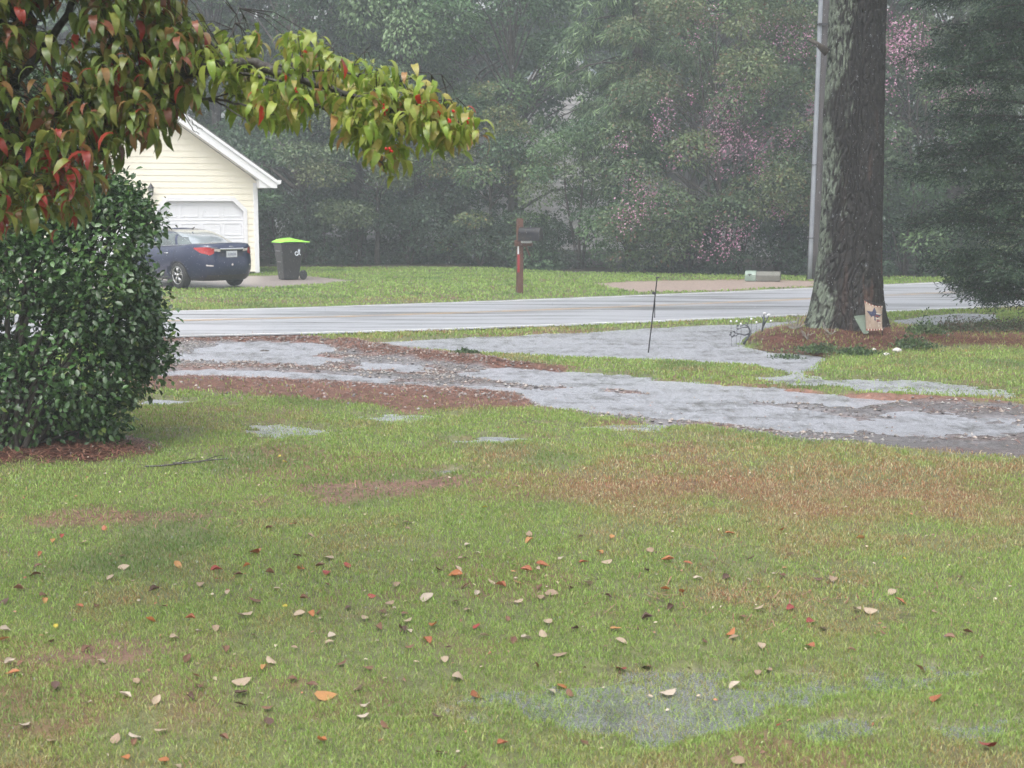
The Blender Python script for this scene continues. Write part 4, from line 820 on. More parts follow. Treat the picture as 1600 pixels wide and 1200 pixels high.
# ------------------------------------------------------------------ dark blue saloon
def car():
    RL = G(283, 449, .06); RR = G(368, 448, .06); hd = math.radians(90+47); c0 = (RL+RR)/2
    t = thing('parked_car', 'dark blue four door sedan parked at an angle before the garage doors', 'car', (c0[0], c0[1], .06), hd)
    paint = bpy.data.materials.new('blue_paint'); paint.use_nodes = True; N = paint.node_tree.nodes; b_ = N['Principled BSDF']
    b_.inputs['Base Color'].default_value = (.010, .017, .062, 1); b_.inputs['Roughness'].default_value = .32; b_.inputs['Metallic'].default_value = .15; b_.inputs['Coat Weight'].default_value = .8; b_.inputs['Coat Roughness'].default_value = .10
    tn = N.new('ShaderNodeTexNoise'); tn.inputs['Scale'].default_value = 60; mp = N.new('ShaderNodeMapRange'); mp.inputs[3].default_value = .24; mp.inputs[4].default_value = .42
    paint.node_tree.links.new(tn.outputs['Fac'], mp.inputs[0]); paint.node_tree.links.new(mp.outputs[0], b_.inputs['Roughness'])
    glass = mat('car_glass', (.10, .13, .13), .06, spec=.9, noise=(3, (.05, .06, .06), .4, .7), coat=1)
    rglass = mat('rear_glass', (.33, .37, .40), .10, spec=.9, noise=(2, (.25, .28, .31), .4, .7), coat=1)
    zs = lambda x: np.interp(x, [-1.05, -.9, -.45, .2, 1.2, 2.3, 3.0, 3.5, 3.8], [1.05, 1.10, 1.10, 1.03, .97, .96, .90, .80, .68])
    TT = [0, .12, .3, .5, .68, .82, .93, 1]; XR = [-.90, -1.0, -1.06, -1.06, -1.04, -1.03, -1.05, -1.0]; XF = [3.55, 3.7, 3.77, 3.75, 3.68, 3.55, 3.45, 3.4]; HW = [.80, .87, .905, .917, .915, .895, .865, .835]
    def body(tt, ph, n=4.6):
        xr, xf, hw = (np.interp(tt, TT, v) for v in (XR, XF, HW)); xc = (xr+xf)/2; ax = (xf-xr)/2
        x = xc+ax*np.sign(np.cos(ph))*np.abs(np.cos(ph))**(2/n); hwx = hw*np.interp(x, [-1.06, -.3, .6, 2.4, 3.77], [.97, 1, 1, 1, .96])
        y = hwx*np.sign(np.sin(ph))*np.abs(np.sin(ph))**(2/n); return np.stack([x, y, .21+(zs(x)-.21)*tt], -1)
    SS = [0, .2, .45, .68, .86, 1]; GR = [-.66, -.36, .02, .42, .80, 1.15]; GF = [2.5, 2.25, 1.98, 1.72, 1.52, 1.35]; GW = [.80, .775, .73, .675, .61, .48]; GZ = [0, .10, .24, .345, .40, .425]
    def house(s, ph, n=3.4):
        xr, xf, hw, dz = (np.interp(s, SS, v) for v in (GR, GF, GW, GZ)); xc = (xr+xf)/2; ax = (xf-xr)/2
        x = xc+ax*np.sign(np.cos(ph))*np.abs(np.cos(ph))**(2/n); y = hw*np.sign(np.sin(ph))*np.abs(np.sin(ph))**(2/n)
        zb = np.interp(x, [-.7, .2, 1.2, 2.5], [1.085, 1.03, .98, .955]); zt = 1.455-.02*((x-1.0)/1.2)**2
        return np.stack([x, y, zb+(zt-zb)*dz/.425], -1)
    nP = 128; ph = np.linspace(0, 2*np.pi, nP, endpoint=False)
    def shell(fn, lv, caps):
        rings = [fn(v, ph) for v in lv]
        for sy, dz in caps: q = rings[-1-0].copy() if False else top_of(rings, fn, lv, sy, dz); rings.append(q)
        V = np.concatenate(rings); i = np.arange(nP); Q = np.concatenate([np.stack([k*nP+i, k*nP+(i+1) % nP, (k+1)*nP+(i+1) % nP, (k+1)*nP+i], 1) for k in range(len(rings)-1)])
        return V, Q
    def top_of(rings, fn, lv, sy, dz):
        q = fn(lv[-1], ph); c = q.mean(0); q = q.copy(); q[:, 1] *= sy; q[:, 0] = c[0]+(q[:, 0]-c[0])*(.985 if sy > .5 else .97); q[:, 2] = np.where(True, q[:, 2]+dz, 0); return q
    V, Q = shell(body, list(np.linspace(0, 1, 15)), [(.94, .012), (.7, .022), (.35, .03), (0.001, .032)])
    base = body(0, ph); mb = MB(); mb.add(V, [Q]); n0 = mb.n; bs = base.copy(); bs[:, 1] *= .001; mb.add(np.concatenate([base, bs]), [np.stack([np.arange(nP)+nP, (np.arange(nP)+1) % nP+nP, (np.arange(nP)+1) % nP, np.arange(nP)], 1)])
    me = mb.mesh('body', True); bo = bpy.data.objects.new('tmp', me); S.collection.objects.link(bo)
    import bmesh
    bm = bmesh.new(); bm.from_mesh(me); bmesh.ops.remove_doubles(bm, verts=bm.verts, dist=.0008); bmesh.ops.recalc_face_normals(bm, faces=bm.faces); bm.to_mesh(me); bm.free()
    cut = MB()
    for x in (0, 2.79):
        for s in (1, -1): cut.tube([(x, s*.62, .29), (x, s*1.1, .29)], .385, 40)
    cm = cut.mesh('cut'); bm = bmesh.new(); bm.from_mesh(cm); bmesh.ops.recalc_face_normals(bm, faces=bm.faces); bm.to_mesh(cm); bm.free()
    co = bpy.data.objects.new('cut', cm); S.collection.objects.link(co); md = bo.modifiers.new('b', 'BOOLEAN'); md.object = co; md.operation = 'DIFFERENCE'; md.solver = 'EXACT'
    dg = bpy.context.evaluated_depsgraph_get(); me2 = bpy.data.meshes.new_from_object(bo.evaluated_get(dg)); me2.name = 'body'
    bpy.data.objects.remove(bo); bpy.data.objects.remove(co)
    for p in me2.polygons: p.use_smooth = True
    me2.materials.clear(); link('body', me2, paint, t)
    V, Q = shell(house, [0, .1, .2, .32, .45, .57, .68, .78, .86, .93, 1], [(.7, .010), (.35, .018), (.001, .02)])
    link('roof', MB().add(V, [Q]).mesh('roof', True), paint, t)
    def phx(s, x, n, fn_r, fn_f, side):
        xr, xf = np.interp(s, SS, fn_r), np.interp(s, SS, fn_f); c = np.clip((x-(xr+xf)/2)/((xf-xr)/2), -1, 1); q = np.arccos(np.sign(c)*np.abs(c)**(n/2)); return q if side > 0 else 2*np.pi-q
    def patch(P, off=.005):                  # P (a,b,3) grid on the shell, pushed outwards
        A, B = P.shape[:2]; du = np.gradient(P, axis=0); dv = np.gradient(P, axis=1); nn = unit(np.cross(du, dv)); c = np.array([1.2, 0, .8]); sg = np.sign(np.sum(nn*(P-c), -1, keepdims=True)); P = P+nn*sg*off
        i, j = np.meshgrid(np.arange(A-1), np.arange(B-1), indexing='ij'); k = (i*B+j).ravel(); return P.reshape(-1, 3), np.stack([k, k+1, k+B+1, k+B], 1)
    for side in (1, -1):
        for xa, xb, xc_, xd in ((-.28, .14, .52, .42), (.22, .50, 1.12, 1.12), (1.2, 1.2, 2.12, 1.72)):
            G_ = []
            for s in np.linspace(.10, .74, 7):
                f = (s-.10)/.64; x0 = xa+(xb-xa)*f; x1 = xc_+(xd-xc_)*f
                if xa == -.28: x0 = xa+(.42-xa)*f*.98; x1 = .14+(.44-.14)*f
                G_.append([house(s, phx(s, x, 3.4, GR, GF, side)) for x in np.linspace(x0, x1, 8)])
            V, Q = patch(np.array(G_)); link('side_window', mesh_np('side_window', V, [Q], None, True), glass, t)
        ln = [house(.075, phx(.075, x, 3.4, GR, GF, side))+np.array([0, side*.006, 0]) for x in np.linspace(-.36, 2.2, 24)]
        link('chrome_strip', MB().tube(ln, .010, 5).mesh('chrome_strip', True), M['chrome'], t)
    for sgn, lv, nm, m in ((-1, (.10, .80), 'rear_window', rglass), (1, (.08, .80), 'windscreen', glass)):
        G_ = []
        for s in np.linspace(*lv, 8):
            hw = np.interp(s, SS, GW); row = []
            for y in np.linspace(-.80, .80, 15)*hw:
                q = np.arcsin(np.sign(y)*(abs(y)/hw)**1.7); row.append(house(s, np.pi-q if sgn < 0 else q))
            G_.append(row)
        V, Q = patch(np.array(G_)); link(nm, mesh_np(nm, V, [Q], None, True), m, t)
    def rp(y, tt):                           # a point on the tail of the body at sideways y, level tt
        hw = np.interp(tt, TT, HW)*.97; q = np.arcsin(np.clip(np.sign(y)*(abs(y)/hw)**2.3, -1, 1)); return body(tt, np.pi-q)
    red = mat('tail_red', (.46, .015, .02), .15, spec=.6, coat=.6, noise=(25, (.34, .01, .015), .4, .6)); clear = mat('tail_clear', (.75, .72, .72), .12, coat=1, noise=(20, (.6, .5, .5), .4, .6))
    for side in (1, -1):
        # wraps from the flank (tip at x = -.42) round the corner to y = .34
        pA = [(.70*np.pi if False else 0)]; rows = []
        phis = np.linspace(math.acos(-(.80)**2.3)+0*1, np.pi-math.asin((.49/.88)**2.3), 16)
        for p, f in zip(phis, np.linspace(0, 1, 16)):
            zc0 = np.interp(f, [0, .35, .8, 1], [.89, .77, .72, .79]); zc1 = np.interp(f, [0, .35, .8, 1], [.91, .925, .935, .93]); pp = p if side > 0 else 2*np.pi-p
            rows.append([body(v, pp) for v in np.linspace(zc0, zc1, 5)])
        V, Q = patch(np.array(rows), .012); link('tail_light', mesh_np('tail_light', V, [Q], None, True), red, t)
        rows = [[rp(side*y, v) for v in np.linspace(.855-.01*(y < .4), .925, 4)] for y in np.linspace(.49, .33, 6)]
        V, Q = patch(np.array(rows), .012); link('reversing_light', mesh_np('reversing_light', V, [Q], None, True), clear, t)
        rows = [[rp(side*y, v) for v in np.linspace(.42, .455, 3)] for y in np.linspace(.66, .52, 4)]
        V, Q = patch(np.array(rows), .008); link('reflector', mesh_np('reflector', V, [Q], None, True), clear, t)
    V, Q = patch(np.array([[rp(y, v) for v in np.linspace(.905, .94, 3)] for y in np.linspace(-.34, .34, 14)]), .016); link('chrome_bar', mesh_np('chrome_bar', V, [Q], None, True), M['chrome'], t)
    b = MB(); cx = rp(0, .80)[0]
    b.box((cx-.012, 0, .86), (.012, .31, .155)); pl = link('number_plate', b.mesh('number_plate'), mat('plate', (.62, .64, .68), .4, noise=(30, (.5, .52, .58), .4, .6)), t)
    b = MB()
    for q in range(6): b.box((cx-.0205, -.10+q*.04, .855), (.004, .022, .06))
    link('plate_text', b.mesh('plate_text'), mat('plate_blue', (.25, .27, .36), .5, noise=(30, (.2, .22, .3), .4, .6)), pl)
    V, Q = patch(np.array([[rp(y, v) for v in np.linspace(.70, .885, 6)] for y in np.linspace(-.34, .34, 14)]), .004); link('plate_recess', mesh_np('plate_recess', V, [Q], None, True), mat('recess', (.012, .014, .03), .4, noise=(9, (.02, .02, .04), .4, .7)), t)
    b = MB(); a_ = np.linspace(0, 2*np.pi, 21); q0 = rp(0, .985)
    b.tube([(q0[0]-.012, .055*math.cos(v), q0[2]-.02+.028*math.sin(v)) for v in a_], .005, 5); b.tube([(q0[0]-.014, .025, q0[2]-.045), (q0[0]-.014, .018, q0[2]+.005)], .004, 4); b.tube([(q0[0]-.014, -.018, q0[2]-.045), (q0[0]-.014, -.025, q0[2]+.005)], .004, 4); b.tube([(q0[0]-.014, .02, q0[2]-.022), (q0[0]-.014, -.02, q0[2]-.018)], .004, 4)
    link('emblem', b.mesh('emblem', True), M['chrome'], t)
    b = MB()
    for k in range(6): b.box((q0[0]-.012, .42+k*.032, q0[2]-.03), (.006, .02, .024))
    link('badge_lettering', b.mesh('badge_lettering'), M['chrome'], t)
    V, Q = patch(np.array([[rp(y, v) for v in np.linspace(.02, .17, 4)] for y in np.linspace(-.62, .62, 14)]), .006); link('rear_valance', mesh_np('rear_valance', V, [Q], None, True), M['black_plastic'], t)
    b = MB(); b.ball((rp(0, .43)[0]-.004, 0, .60), .03, 6, (.3, 1, 1)); link('tow_cover', b.mesh('tow_cover', True), clear, t)
    b = MB(); b.tube([(.62, 0, 1.45), (.56, 0, 1.485), (.52, 0, 1.50)], [.02, .014, .008], 6); link('aerial', b.mesh('aerial', True), M['black_plastic'], t)
    for side in (1, -1):
        b = MB(); b.ball((2.05, side*.98, 1.0), .10, 8, (.6, 1, .7)); b.tube([(2.05, side*.85, .97), (2.05, side*.93, .98)], .025, 6); link('door_mirror', b.mesh('door_mirror', True), paint, t)
        for x in (.45, 1.45):
            b = MB(); y = body(.82, phb(x, side, body))[1]; b.tube([(x-.09, y+side*.01, .87), (x-.05, y+side*.03, .875), (x+.05, y+side*.03, .875), (x+.09, y+side*.01, .87)], .011, 6); link('door_handle', b.mesh('door_handle', True), M['chrome'], t)
        # shut lines of the doors: thin dark strips
        for x in (.16, 1.16, 2.22):
            b = MB(); b.tube([body(v, phb(x+(-.12*(1-v) if x == .16 else 0), side, body))+np.array([0, side*.001, 0]) for v in np.linspace(.12, .97, 12)], .004, 4, False)
            link('door_gap', b.mesh('door_gap'), M['black_plastic'], t)
    hl = mat('headlight_clear', (.6, .62, .65), .08, coat=1, noise=(12, (.3, .3, .32), .4, .6))
    for side in (1, -1):
        rows = [[body(v, p if side > 0 else 2*np.pi-p) for v in np.linspace(.78, .95, 4)] for p in np.linspace(.32, .95, 10)]; V, Q = patch(np.array(rows), .008); link('headlight', mesh_np('headlight', V, [Q], None, True), hl, t)
    tyre = mat('tyre', (.02, .02, .02), .75, noise=(40, (.035, .035, .035), .4, .7)); rim = mat('alloy', (.62, .62, .63), .28, metal=.9, noise=(10, (.45, .45, .45), .4, .7))
    for x in (0, 2.79):
        for side in (1, -1):
            b = MB(); y = side*.79; prof = [(.20, .105), (.29, .112), (.325, .085), (.332, 0), (.325, -.085), (.29, -.112), (.20, -.105)]; n = 40
            V = [(x+r*math.cos(2*math.pi*k/n), y+w, .332+r*math.sin(2*math.pi*k/n)) for r, w in prof for k in range(n)]
            b.add(V, [[[i*n+k, i*n+(k+1) % n, (i+1)*n+(k+1) % n, (i+1)*n+k] for i in range(len(prof)-1) for k in range(n)]])
            w = link('wheel', b.mesh('wheel', True), tyre, t)
            b = MB(); yo = y+side*.095; ring = [(x+.215*math.cos(v), yo, .332+.215*math.sin(v)) for v in np.linspace(0, 2*np.pi, 33)]; b.tube(ring, .016, 6); b.cyl((x, yo, .332), .045, .03, 16, 'y')
            for k in range(5):
                for d in (-.11, .11): a = 2*math.pi*k/5+.3; b.tube([(x+.04*math.cos(a), yo, .332+.04*math.sin(a)), (x+.21*math.cos(a+d*1.5), yo-side*.004, .332+.21*math.sin(a+d*1.5))], [.018, .014], 5)
            link('rim', b.mesh('rim', True), rim, w)
            link('brake_disc', MB().cyl((x, y+side*.05, .332), .20, .02, 28, 'y').mesh('brake_disc'), M['dark_metal'], w)
def phb(x, side, body):
    xc = (-1.05+3.65)/2; ax = (3.65+1.05)/2; c = (x-xc)/ax; q = math.acos(math.copysign(abs(c)**2.3, c)); return q if side > 0 else 2*np.pi-q
M['chrome'] = mat('chrome', (.8, .8, .82), .15, metal=1, noise=(8, (.7, .7, .72), .4, .7))
car()

# ------------------------------------------------------------------ wheeled bin
def bin_():  # wheeled refuse bin
    p = G(447, 438, .06); t = thing('wheeled_bin', 'black wheeled rubbish bin with a lime green lid beside the garage', 'bin', (p[0]+.05, p[1]+.3, .058), math.radians(30)); t.scale = (.80, .95, 1)
    b = MB()
    lo = [(-.30, -.23), (.22, -.23), (.22, .23), (-.30, .23)]; hi = [(-.42, -.33), (.40, -.33), (.40, .33), (-.42, .33)]
    def lerp(f): return [(a[0]*(1-f)+c[0]*f, a[1]*(1-f)+c[1]*f) for a, c in zip(lo, hi)]
    V = []; lv = [(0, .02), (.28, .30), (.30, .34), (.9, .94), (.92, .95), (1, 1.02)]
    for f, z in lv:
        q = lerp(f); g = .012 if f in (.30,) else 0
        if f >= .92: q = [(x*1.04, y*1.04) for x, y in q]
        V += [(x, y, z) for x, y in q]
    b.add(V, [[[i*4+k, i*4+(k+1) % 4, (i+1)*4+(k+1) % 4, (i+1)*4+k] for i in range(len(lv)-1) for k in range(4)]+[[3, 2, 1, 0]]])
    link('tub', b.mesh('tub'), M['black_plastic'], t, bevel=.02)
    bg_ = mat('bar_grey', (.22, .22, .23), .35, metal=.5, noise=(20, (.15, .15, .15), .4, .7))
    for c_, z_ in (((-.385, 0, .80), (.06, .34, .03)), ((-.345, 0, .50), (.05, .30, .025))): link('lift_bar', MB().box(c_, z_).mesh('lift_bar'), bg_, t, bevel=.006)
    lid = mat('lime_lid', (.34, .80, .08), .35, noise=(6, (.26, .66, .06), .4, .8))
    b = MB(); P = [(-.48, 1.03), (-.46, 1.055), (-.30, 1.115), (.02, 1.135), (.36, 1.085), (.42, 1.06), (.60, 1.055), (.61, 1.03)]; n = len(P); V = []
    for y, f in ((-.37, 0), (-.33, 1), (0, 1.25), (.33, 1), (.37, 0)):
        for x, z in P: V.append((x, y, 1.03+(z-1.03)*f if f else 1.03+(z-1.03)*.25))
    b.add(V, [[[i*n+k, (i+1)*n+k, (i+1)*n+k+1, i*n+k+1] for i in range(4) for k in range(n-1)]]); b.add([(P[0][0], -.37, 1.03), (P[-1][0], -.37, 1.03), (P[-1][0], .37, 1.03), (P[0][0], .37, 1.03)], [[[3, 2, 1, 0]]])
    link('lid', b.mesh('lid'), lid, t)
    b = MB(); b.tube([(.47, -.28, .96), (.56, -.24, .985), (.56, .24, .985), (.47, .28, .96)], .017, 8); b.box((.43, -.27, .955), (.12, .03, .05)); b.box((.43, .27, .955), (.12, .03, .05)); link('handle', b.mesh('handle'), M['black_plastic'], t)
    b = MB(); b.cyl((.36, 0, .14), .012, .66, 10, 'y'); b.box((.28, 0, .16), (.16, .40, .06)); link('axle', b.mesh('axle'), M['dark_metal'], t)
    for s in (-1, 1):
        b = MB(); b.cyl((.36, s*.31, .14), .135, .06, 28, 'y'); w = link('wheel', b.mesh('wheel'), M['black_plastic'], t, bevel=.012)
        link('hub', MB().cyl((.36, s*.342, .14), .05, .012, 16, 'y').mesh('hub'), M['dark_metal'], w)
    # white emblem on the flank: a star over a curled stroke
    wm = mat('white_print', (.72, .78, .85), .5, noise=(30, (.6, .66, .74), .4, .7)); b = MB(); cx, cz = .17, .74; yy = -.318
    st = [(cx+.05+(.055 if k % 2 == 0 else .024)*math.sin(math.pi*k/5), cz+.075+(.055 if k % 2 == 0 else .024)*math.cos(math.pi*k/5)) for k in range(10)]
    b.prism(st, 'y', yy-.008, yy+.02); arc = [(cx-.045+.05*math.cos(v), yy, cz-.01+.05*math.sin(v)) for v in np.linspace(.6, 6.0, 14)]; b.tube(arc, .013, 6)
    b.tube([(cx+.05, yy, cz+.04), (cx+.03, yy, cz-.01), (cx-.005, yy, cz-.06)], .012, 6); b.tube([(cx+.05, yy, cz+.03), (cx+.07, yy, cz-.03), (cx+.10, yy, cz-.05)], .012, 6)
    link('emblem', b.mesh('emblem'), wm, t)
bin_()

# ------------------------------------------------------------------ mailbox on a timber post
def mailbox():
    p = G(812, 458, .06); t = thing('mailbox', 'black mailbox on a brown timber post with a red reflective stripe', 'mailbox', (p[0], p[1], .05), math.radians(12))
    tim = mat('brown_timber', (.13, .055, .035), .6, noise=((30, 30, 3), (.07, .035, .025), .35, .7), bump=((60, 60, 4), .4))
    w = .145; link('post', MB().box((0, 0, .86), (w, w, 1.74)).box((0, 0, 1.745), (w*.9, w*.9, .03)).mesh('post'), tim, t, bevel=.008)
    link('red_stripe', MB().box((-.045, -w/2-.003, .71), (.055, .008, .42)).mesh('red_stripe'), mat('reflective_red', (.34, .03, .035), .4, noise=(10, (.26, .025, .03), .4, .7)), t)
    link('white_stripe', MB().box((-.052, -w/2-.003, 1.04), (.035, .008, .22)).mesh('white_stripe'), M['white'], t)
    link('support_arm', MB().box((.08, -.06, 1.16), (.42, .10, .09)).box((-.09, 0, 1.18), (.06, .11, .15)).box((.16, -.10, 1.03), (.035, .06, .28), 0, [[1, 0, -.45], [0, 1, 0], [0, 0, 1]]).mesh('support_arm'), tim, t, bevel=.006)
    link('white_bracket', MB().box((.13, -.12, 1.215), (.24, .12, .055)).mesh('white_bracket'), M['white'], t, bevel=.006)
    prof = [(-.10, 0), (.10, 0), (.10, .13)]+[(.10*math.cos(v), .13+.10*math.sin(v)) for v in np.linspace(.2, math.pi-.2, 9)]+[(-.10, .13)]
    bm_ = MB().prism(prof, 'x', 0, .50); box = link('mail_box', bm_.mesh('mail_box'), mat('black_tin', (.015, .015, .02), .5, spec=.3, noise=(10, (.04, .035, .03), .45, .7)), t); box.scale = (1.0, 1.25, 1.35); box.location = (-.02, -.12, 1.245); box.rotation_euler = (0, 0, math.radians(-32))
    link('door', MB().prism([(a*1.06, b*1.04-.002) for a, b in prof], 'x', .502, .522).mesh('door'), M['black_plastic'], box)
    link('flag', MB().box((.30, .108, .15), (.03, .008, .14)).box((.34, .108, .21), (.09, .008, .04)).mesh('flag'), M['black_plastic'], box)
mailbox()

# ------------------------------------------------------------------ utility pole, cable and pale green cabinet
def pole():
    p = G(1270, 436, .06); t = thing('utility_pole', 'tall dark utility pole with a pale grey conduit running up its left side', 'pole', (p[0], p[1], .0))
    b = MB(); z = np.linspace(-.1, 10.5, 12); b.tube(np.stack([.01*z, 0*z, z], 1),   .175-.004*z, 20); link('pole', b.mesh('pole', True), mat('pole_wood', (.07, .062, .062), .8, noise=((20, 20, 1.5), (.045, .04, .04), .4, .7), bump=((50, 50, 3), .4)), t)
    b = MB(); b.tube(np.stack([.01*z-.12, -.13+0*z, z], 1), .062, 16); link('conduit', b.mesh('conduit', True), mat('conduit_grey', (.25, .27, .30), .4, noise=(3, (.20, .21, .24), .4, .7)), t)
    for zz in (1.2, 3.2, 6.95, 8.6):
        b = MB(); b.tube([(.01*zz-.12+.075*math.cos(v), -.13+.075*math.sin(v), zz) for v in np.linspace(0, 2*np.pi, 17)], .012, 5)
        if zz == 6.95: b.box((.02, -.22, 6.95), (.26, .05, .06))
        link('clamp', b.mesh('clamp'), M['dark_metal'], t)
    b = MB(); b.box((.1, 0, 9.6), (2.2, .1, .12))
    for x in (-.85, -.3, .5, 1.05): b.cyl((x, 0, 9.74), .04, .14, 10)
    link('crossarm', b.mesh('crossarm'), M['bark_dark'], t, bevel=.01)
    q = np.linspace(0, 1, 30); A = np.array([p[0]-.7, p[1], 8.65]); B = np.array([p[0]-28, p[1]+3, 9.4]); P = A+(B-A)*q[:, None]; P[:, 2] -= 1.2*4*q*(1-q)*.4
    c = link('power_cable', MB().tube(P, .012, 5).mesh('power_cable'), M['dark_metal']); tag(c, 'thin overhead cable running left from the grey utility pole', 'cable')
pole()
def cabinet():
    p = G(1194, 440, .06); t = thing('utility_cabinet', 'low pale green utility box on the grass left of the utility pole', 'utility box', (p[0], p[1]+.25, .05), math.radians(-14))
    gm = mat('pale_green_metal', (.17, .23, .19), .4, noise=(4, (.27, .34, .29), .4, .7)); rm = mat('cabinet_top', (.14, .14, .12), .5, noise=(6, (.10, .10, .085), .4, .7))
    link('housing', MB().prism([(-.26, .02), (.26, .02), (.26, .22), (.20, .27), (-.16, .27), (-.26, .18)], 'x', -.16, .48).mesh('housing'), rm, t, bevel=.012)
    link('end_cap', MB().prism([(-.27, .02), (.27, .02), (.27, .23), (.21, .285), (-.17, .285), (-.27, .19)], 'x', -.46, -.162).mesh('end_cap'), gm, t, bevel=.012)
    link('hasp', MB().box((-.33, -.255, .20), (.10, .03, .02)).box((-.33, -.28, .175), (.03, .02, .04)).mesh('hasp'), M['dark_metal'], t)
cabinet()

# ------------------------------------------------------------------ garden things round the pine
def stake():
    p = G(1013, 551, 0); tp = AT(1027, 433, p[1]); t = thing('garden_stake', 'thin black rod leaning slightly out of the flooded grass', 'stake', (p[0], p[1], 0)); d = tp-p
    b = MB(); b.tube([-d*.06, d*.5, d], [.010, .009, .009], 8); b.tube([d+np.array([-.02, 0, -.01]), d+np.array([.03, 0, .0])], .012, 6); link('rod', b.mesh('rod'), M['dark_metal'], t)
    c = AT(1022, 458, p[1]-.01)-p; b = MB(); b.ball(c, .028, 6, (1.2, 1, .8)); b.tube([c+np.array([.015, 0, 0]), c+np.array([.012, -.01, -.36])], .007, 6); link('hanging_hook', b.mesh('hanging_hook'), M['dark_metal'], t)
stake()
def flag():
    p = G(1366, 521, .18); Y = TREE[1]-1.0; f = lambda px, py, dy=0: AT(px, py, Y+dy)-np.array([p[0], Y, 0])
    t = thing('garden_flag', 'small tan garden flag with a dark star beside the pine trunk', 'flag', (p[0], Y, 0))
    b = MB(); b.tube([f(1379, 524), f(1379.5, 500), f(1380, 478)], .006, 6); b.tube([f(1380, 478), f(1350, 468)], .005, 6); b.tube([f(1380, 478)+np.array([.03+.03*math.cos(v), 0, .0+.035*math.sin(v)]) for v in np.linspace(0, 5.4, 14)], .004, 5); link('stand', b.mesh('stand'), M['dark_metal'], t)
    TL, TR, BL, BR = f(1350.5, 469.5), f(1379, 478), f(1354, 517), f(1379, 516)
    def S_(u, v, o=0):
        q = (TL*(1-u)+TR*u)*(1-v)+(BL*(1-u)+BR*u)*v; n = .012*math.sin(u*7+v*2)+.012*math.sin(u*4-v*5); q = q+np.array([0, n-o, 0])
        if v < .15: q = q + np.array([0, 0, -.03*math.sin(u*3.14)*(1-v/.15)])
        return q
    def cloth(name, uv, o, m, par):
        b = MB(); n = len(uv); b.add([S_(u, v, o) for u, v in uv]+[S_(u, v, o-.003) for u, v in uv], [[[i, (i+1) % n, n+(i+1) % n, n+i] for i in range(n)]]); b.F.setdefault(n, []).append(np.array([list(range(n)), list(range(2*n-1, n-1, -1))])); return link(name, b.mesh(name), m, par)
    b = MB(); N_ = 12; b.add([S_(i/N_, j/N_, 0) for j in range(N_+1) for i in range(N_+1)], [[[j*13+i, j*13+i+1, (j+1)*13+i+1, (j+1)*13+i] for j in range(N_) for i in range(N_)]])
    o = link('cloth', b.mesh('cloth', True), mat('tan_cloth', (.38, .30, .24), .8, noise=(12, (.32, .25, .20), .4, .7)), t); s_ = o.modifiers.new('s', 'SOLIDIFY'); s_.thickness = .003
    navy = mat('navy_print', (.035, .04, .09), .8, noise=(30, (.05, .05, .08), .4, .7)); rd = mat('red_print', (.28, .06, .05), .8, noise=(30, (.2, .05, .04), .4, .7)); wh = mat('cream_print', (.62, .55, .47), .8, noise=(30, (.5, .45, .4), .4, .7))
    b = MB()
    star = lambda k, R1, R2: (.52+(R1 if k % 2 == 0 else R2)*math.sin(math.pi*k/5+.05)*1.12, .45-(R1 if k % 2 == 0 else R2)*math.cos(math.pi*k/5+.05)*.80)
    pts = [star(k, .42, .20) for k in range(10)]
    for k in range(10):
        a, c = pts[k], pts[(k+1) % 10]; V = [S_(*q, .006) for q in ((.52, .45), a, c)]; b.add(V, [[[0, 1, 2]]])
    sa = link('star', b.mesh('star'), navy, o)
    for k, (u0, u1, v) in enumerate([(.62, .90, .36), (.56, .86, .45), (.60, .82, .54), (.64, .86, .63), (.70, .92, .70)]):
        cloth('star_stripe', [(u0, v-.018), (u1, v-.018), (u1, v+.018), (u0, v+.018)], .010, (rd if k % 2 else wh), sa)
    for v0, n in ((.0, 6), (.93, 6)):
        for k in range(n): cloth('border_stripe', [(k/n+.01, v0+.005), (k/n+.09, v0+.005), (k/n+.09, v0+.065), (k/n+.01, v0+.065)], .005, rd, o); cloth('border_stripe', [(k/n+.09, v0+.005), (k/n+.165, v0+.005), (k/n+.165, v0+.065), (k/n+.09, v0+.065)], .005, wh, o)
    cloth('text_panel', [(.22, .76), (.78, .76), (.78, .86), (.22, .86)], .006, wh, o)
flag()
def sheet():
    p = G(1345, 522, .18); Y = TREE[1]-.93; org = np.array([p[0], Y, 0]); P = [AT(a, c, Y+dy)-org for a, c, dy in ((1334, 494, .03), (1356, 491, 0), (1357, 521, -.06), (1349, 521.5, -.06), (1341, 508, 0))]
    m = mat('pale_plastic', (.20, .26, .20), .35, noise=(6, (.15, .2, .16), .4, .7)); m.node_tree.nodes['Principled BSDF'].inputs['Alpha'].default_value = .62
    b = MB(); b.add([q for q in P]+[q+np.array([0, .006, 0]) for q in P], [[[i, (i+1) % 5, 5+(i+1) % 5, 5+i] for i in range(5)]]); b.F.setdefault(5, []).append(np.array([[0, 1, 2, 3, 4], [9, 8, 7, 6, 5]]))
    o = link('plastic_sheet', b.mesh('plastic_sheet'), m); o.location = org; tag(o, 'pale green translucent scrap propped between the trunk and the star flag', 'plastic sheet')
sheet()
M['petal'] = mat('pale_bulb', (.72, .72, .74), .3, noise=(30, (.6, .6, .62), .4, .7)); M['grey_metal'] = mat('pewter_metal', (.10, .11, .125), .35, metal=.6, noise=(30, (.06, .06, .07), .4, .7))
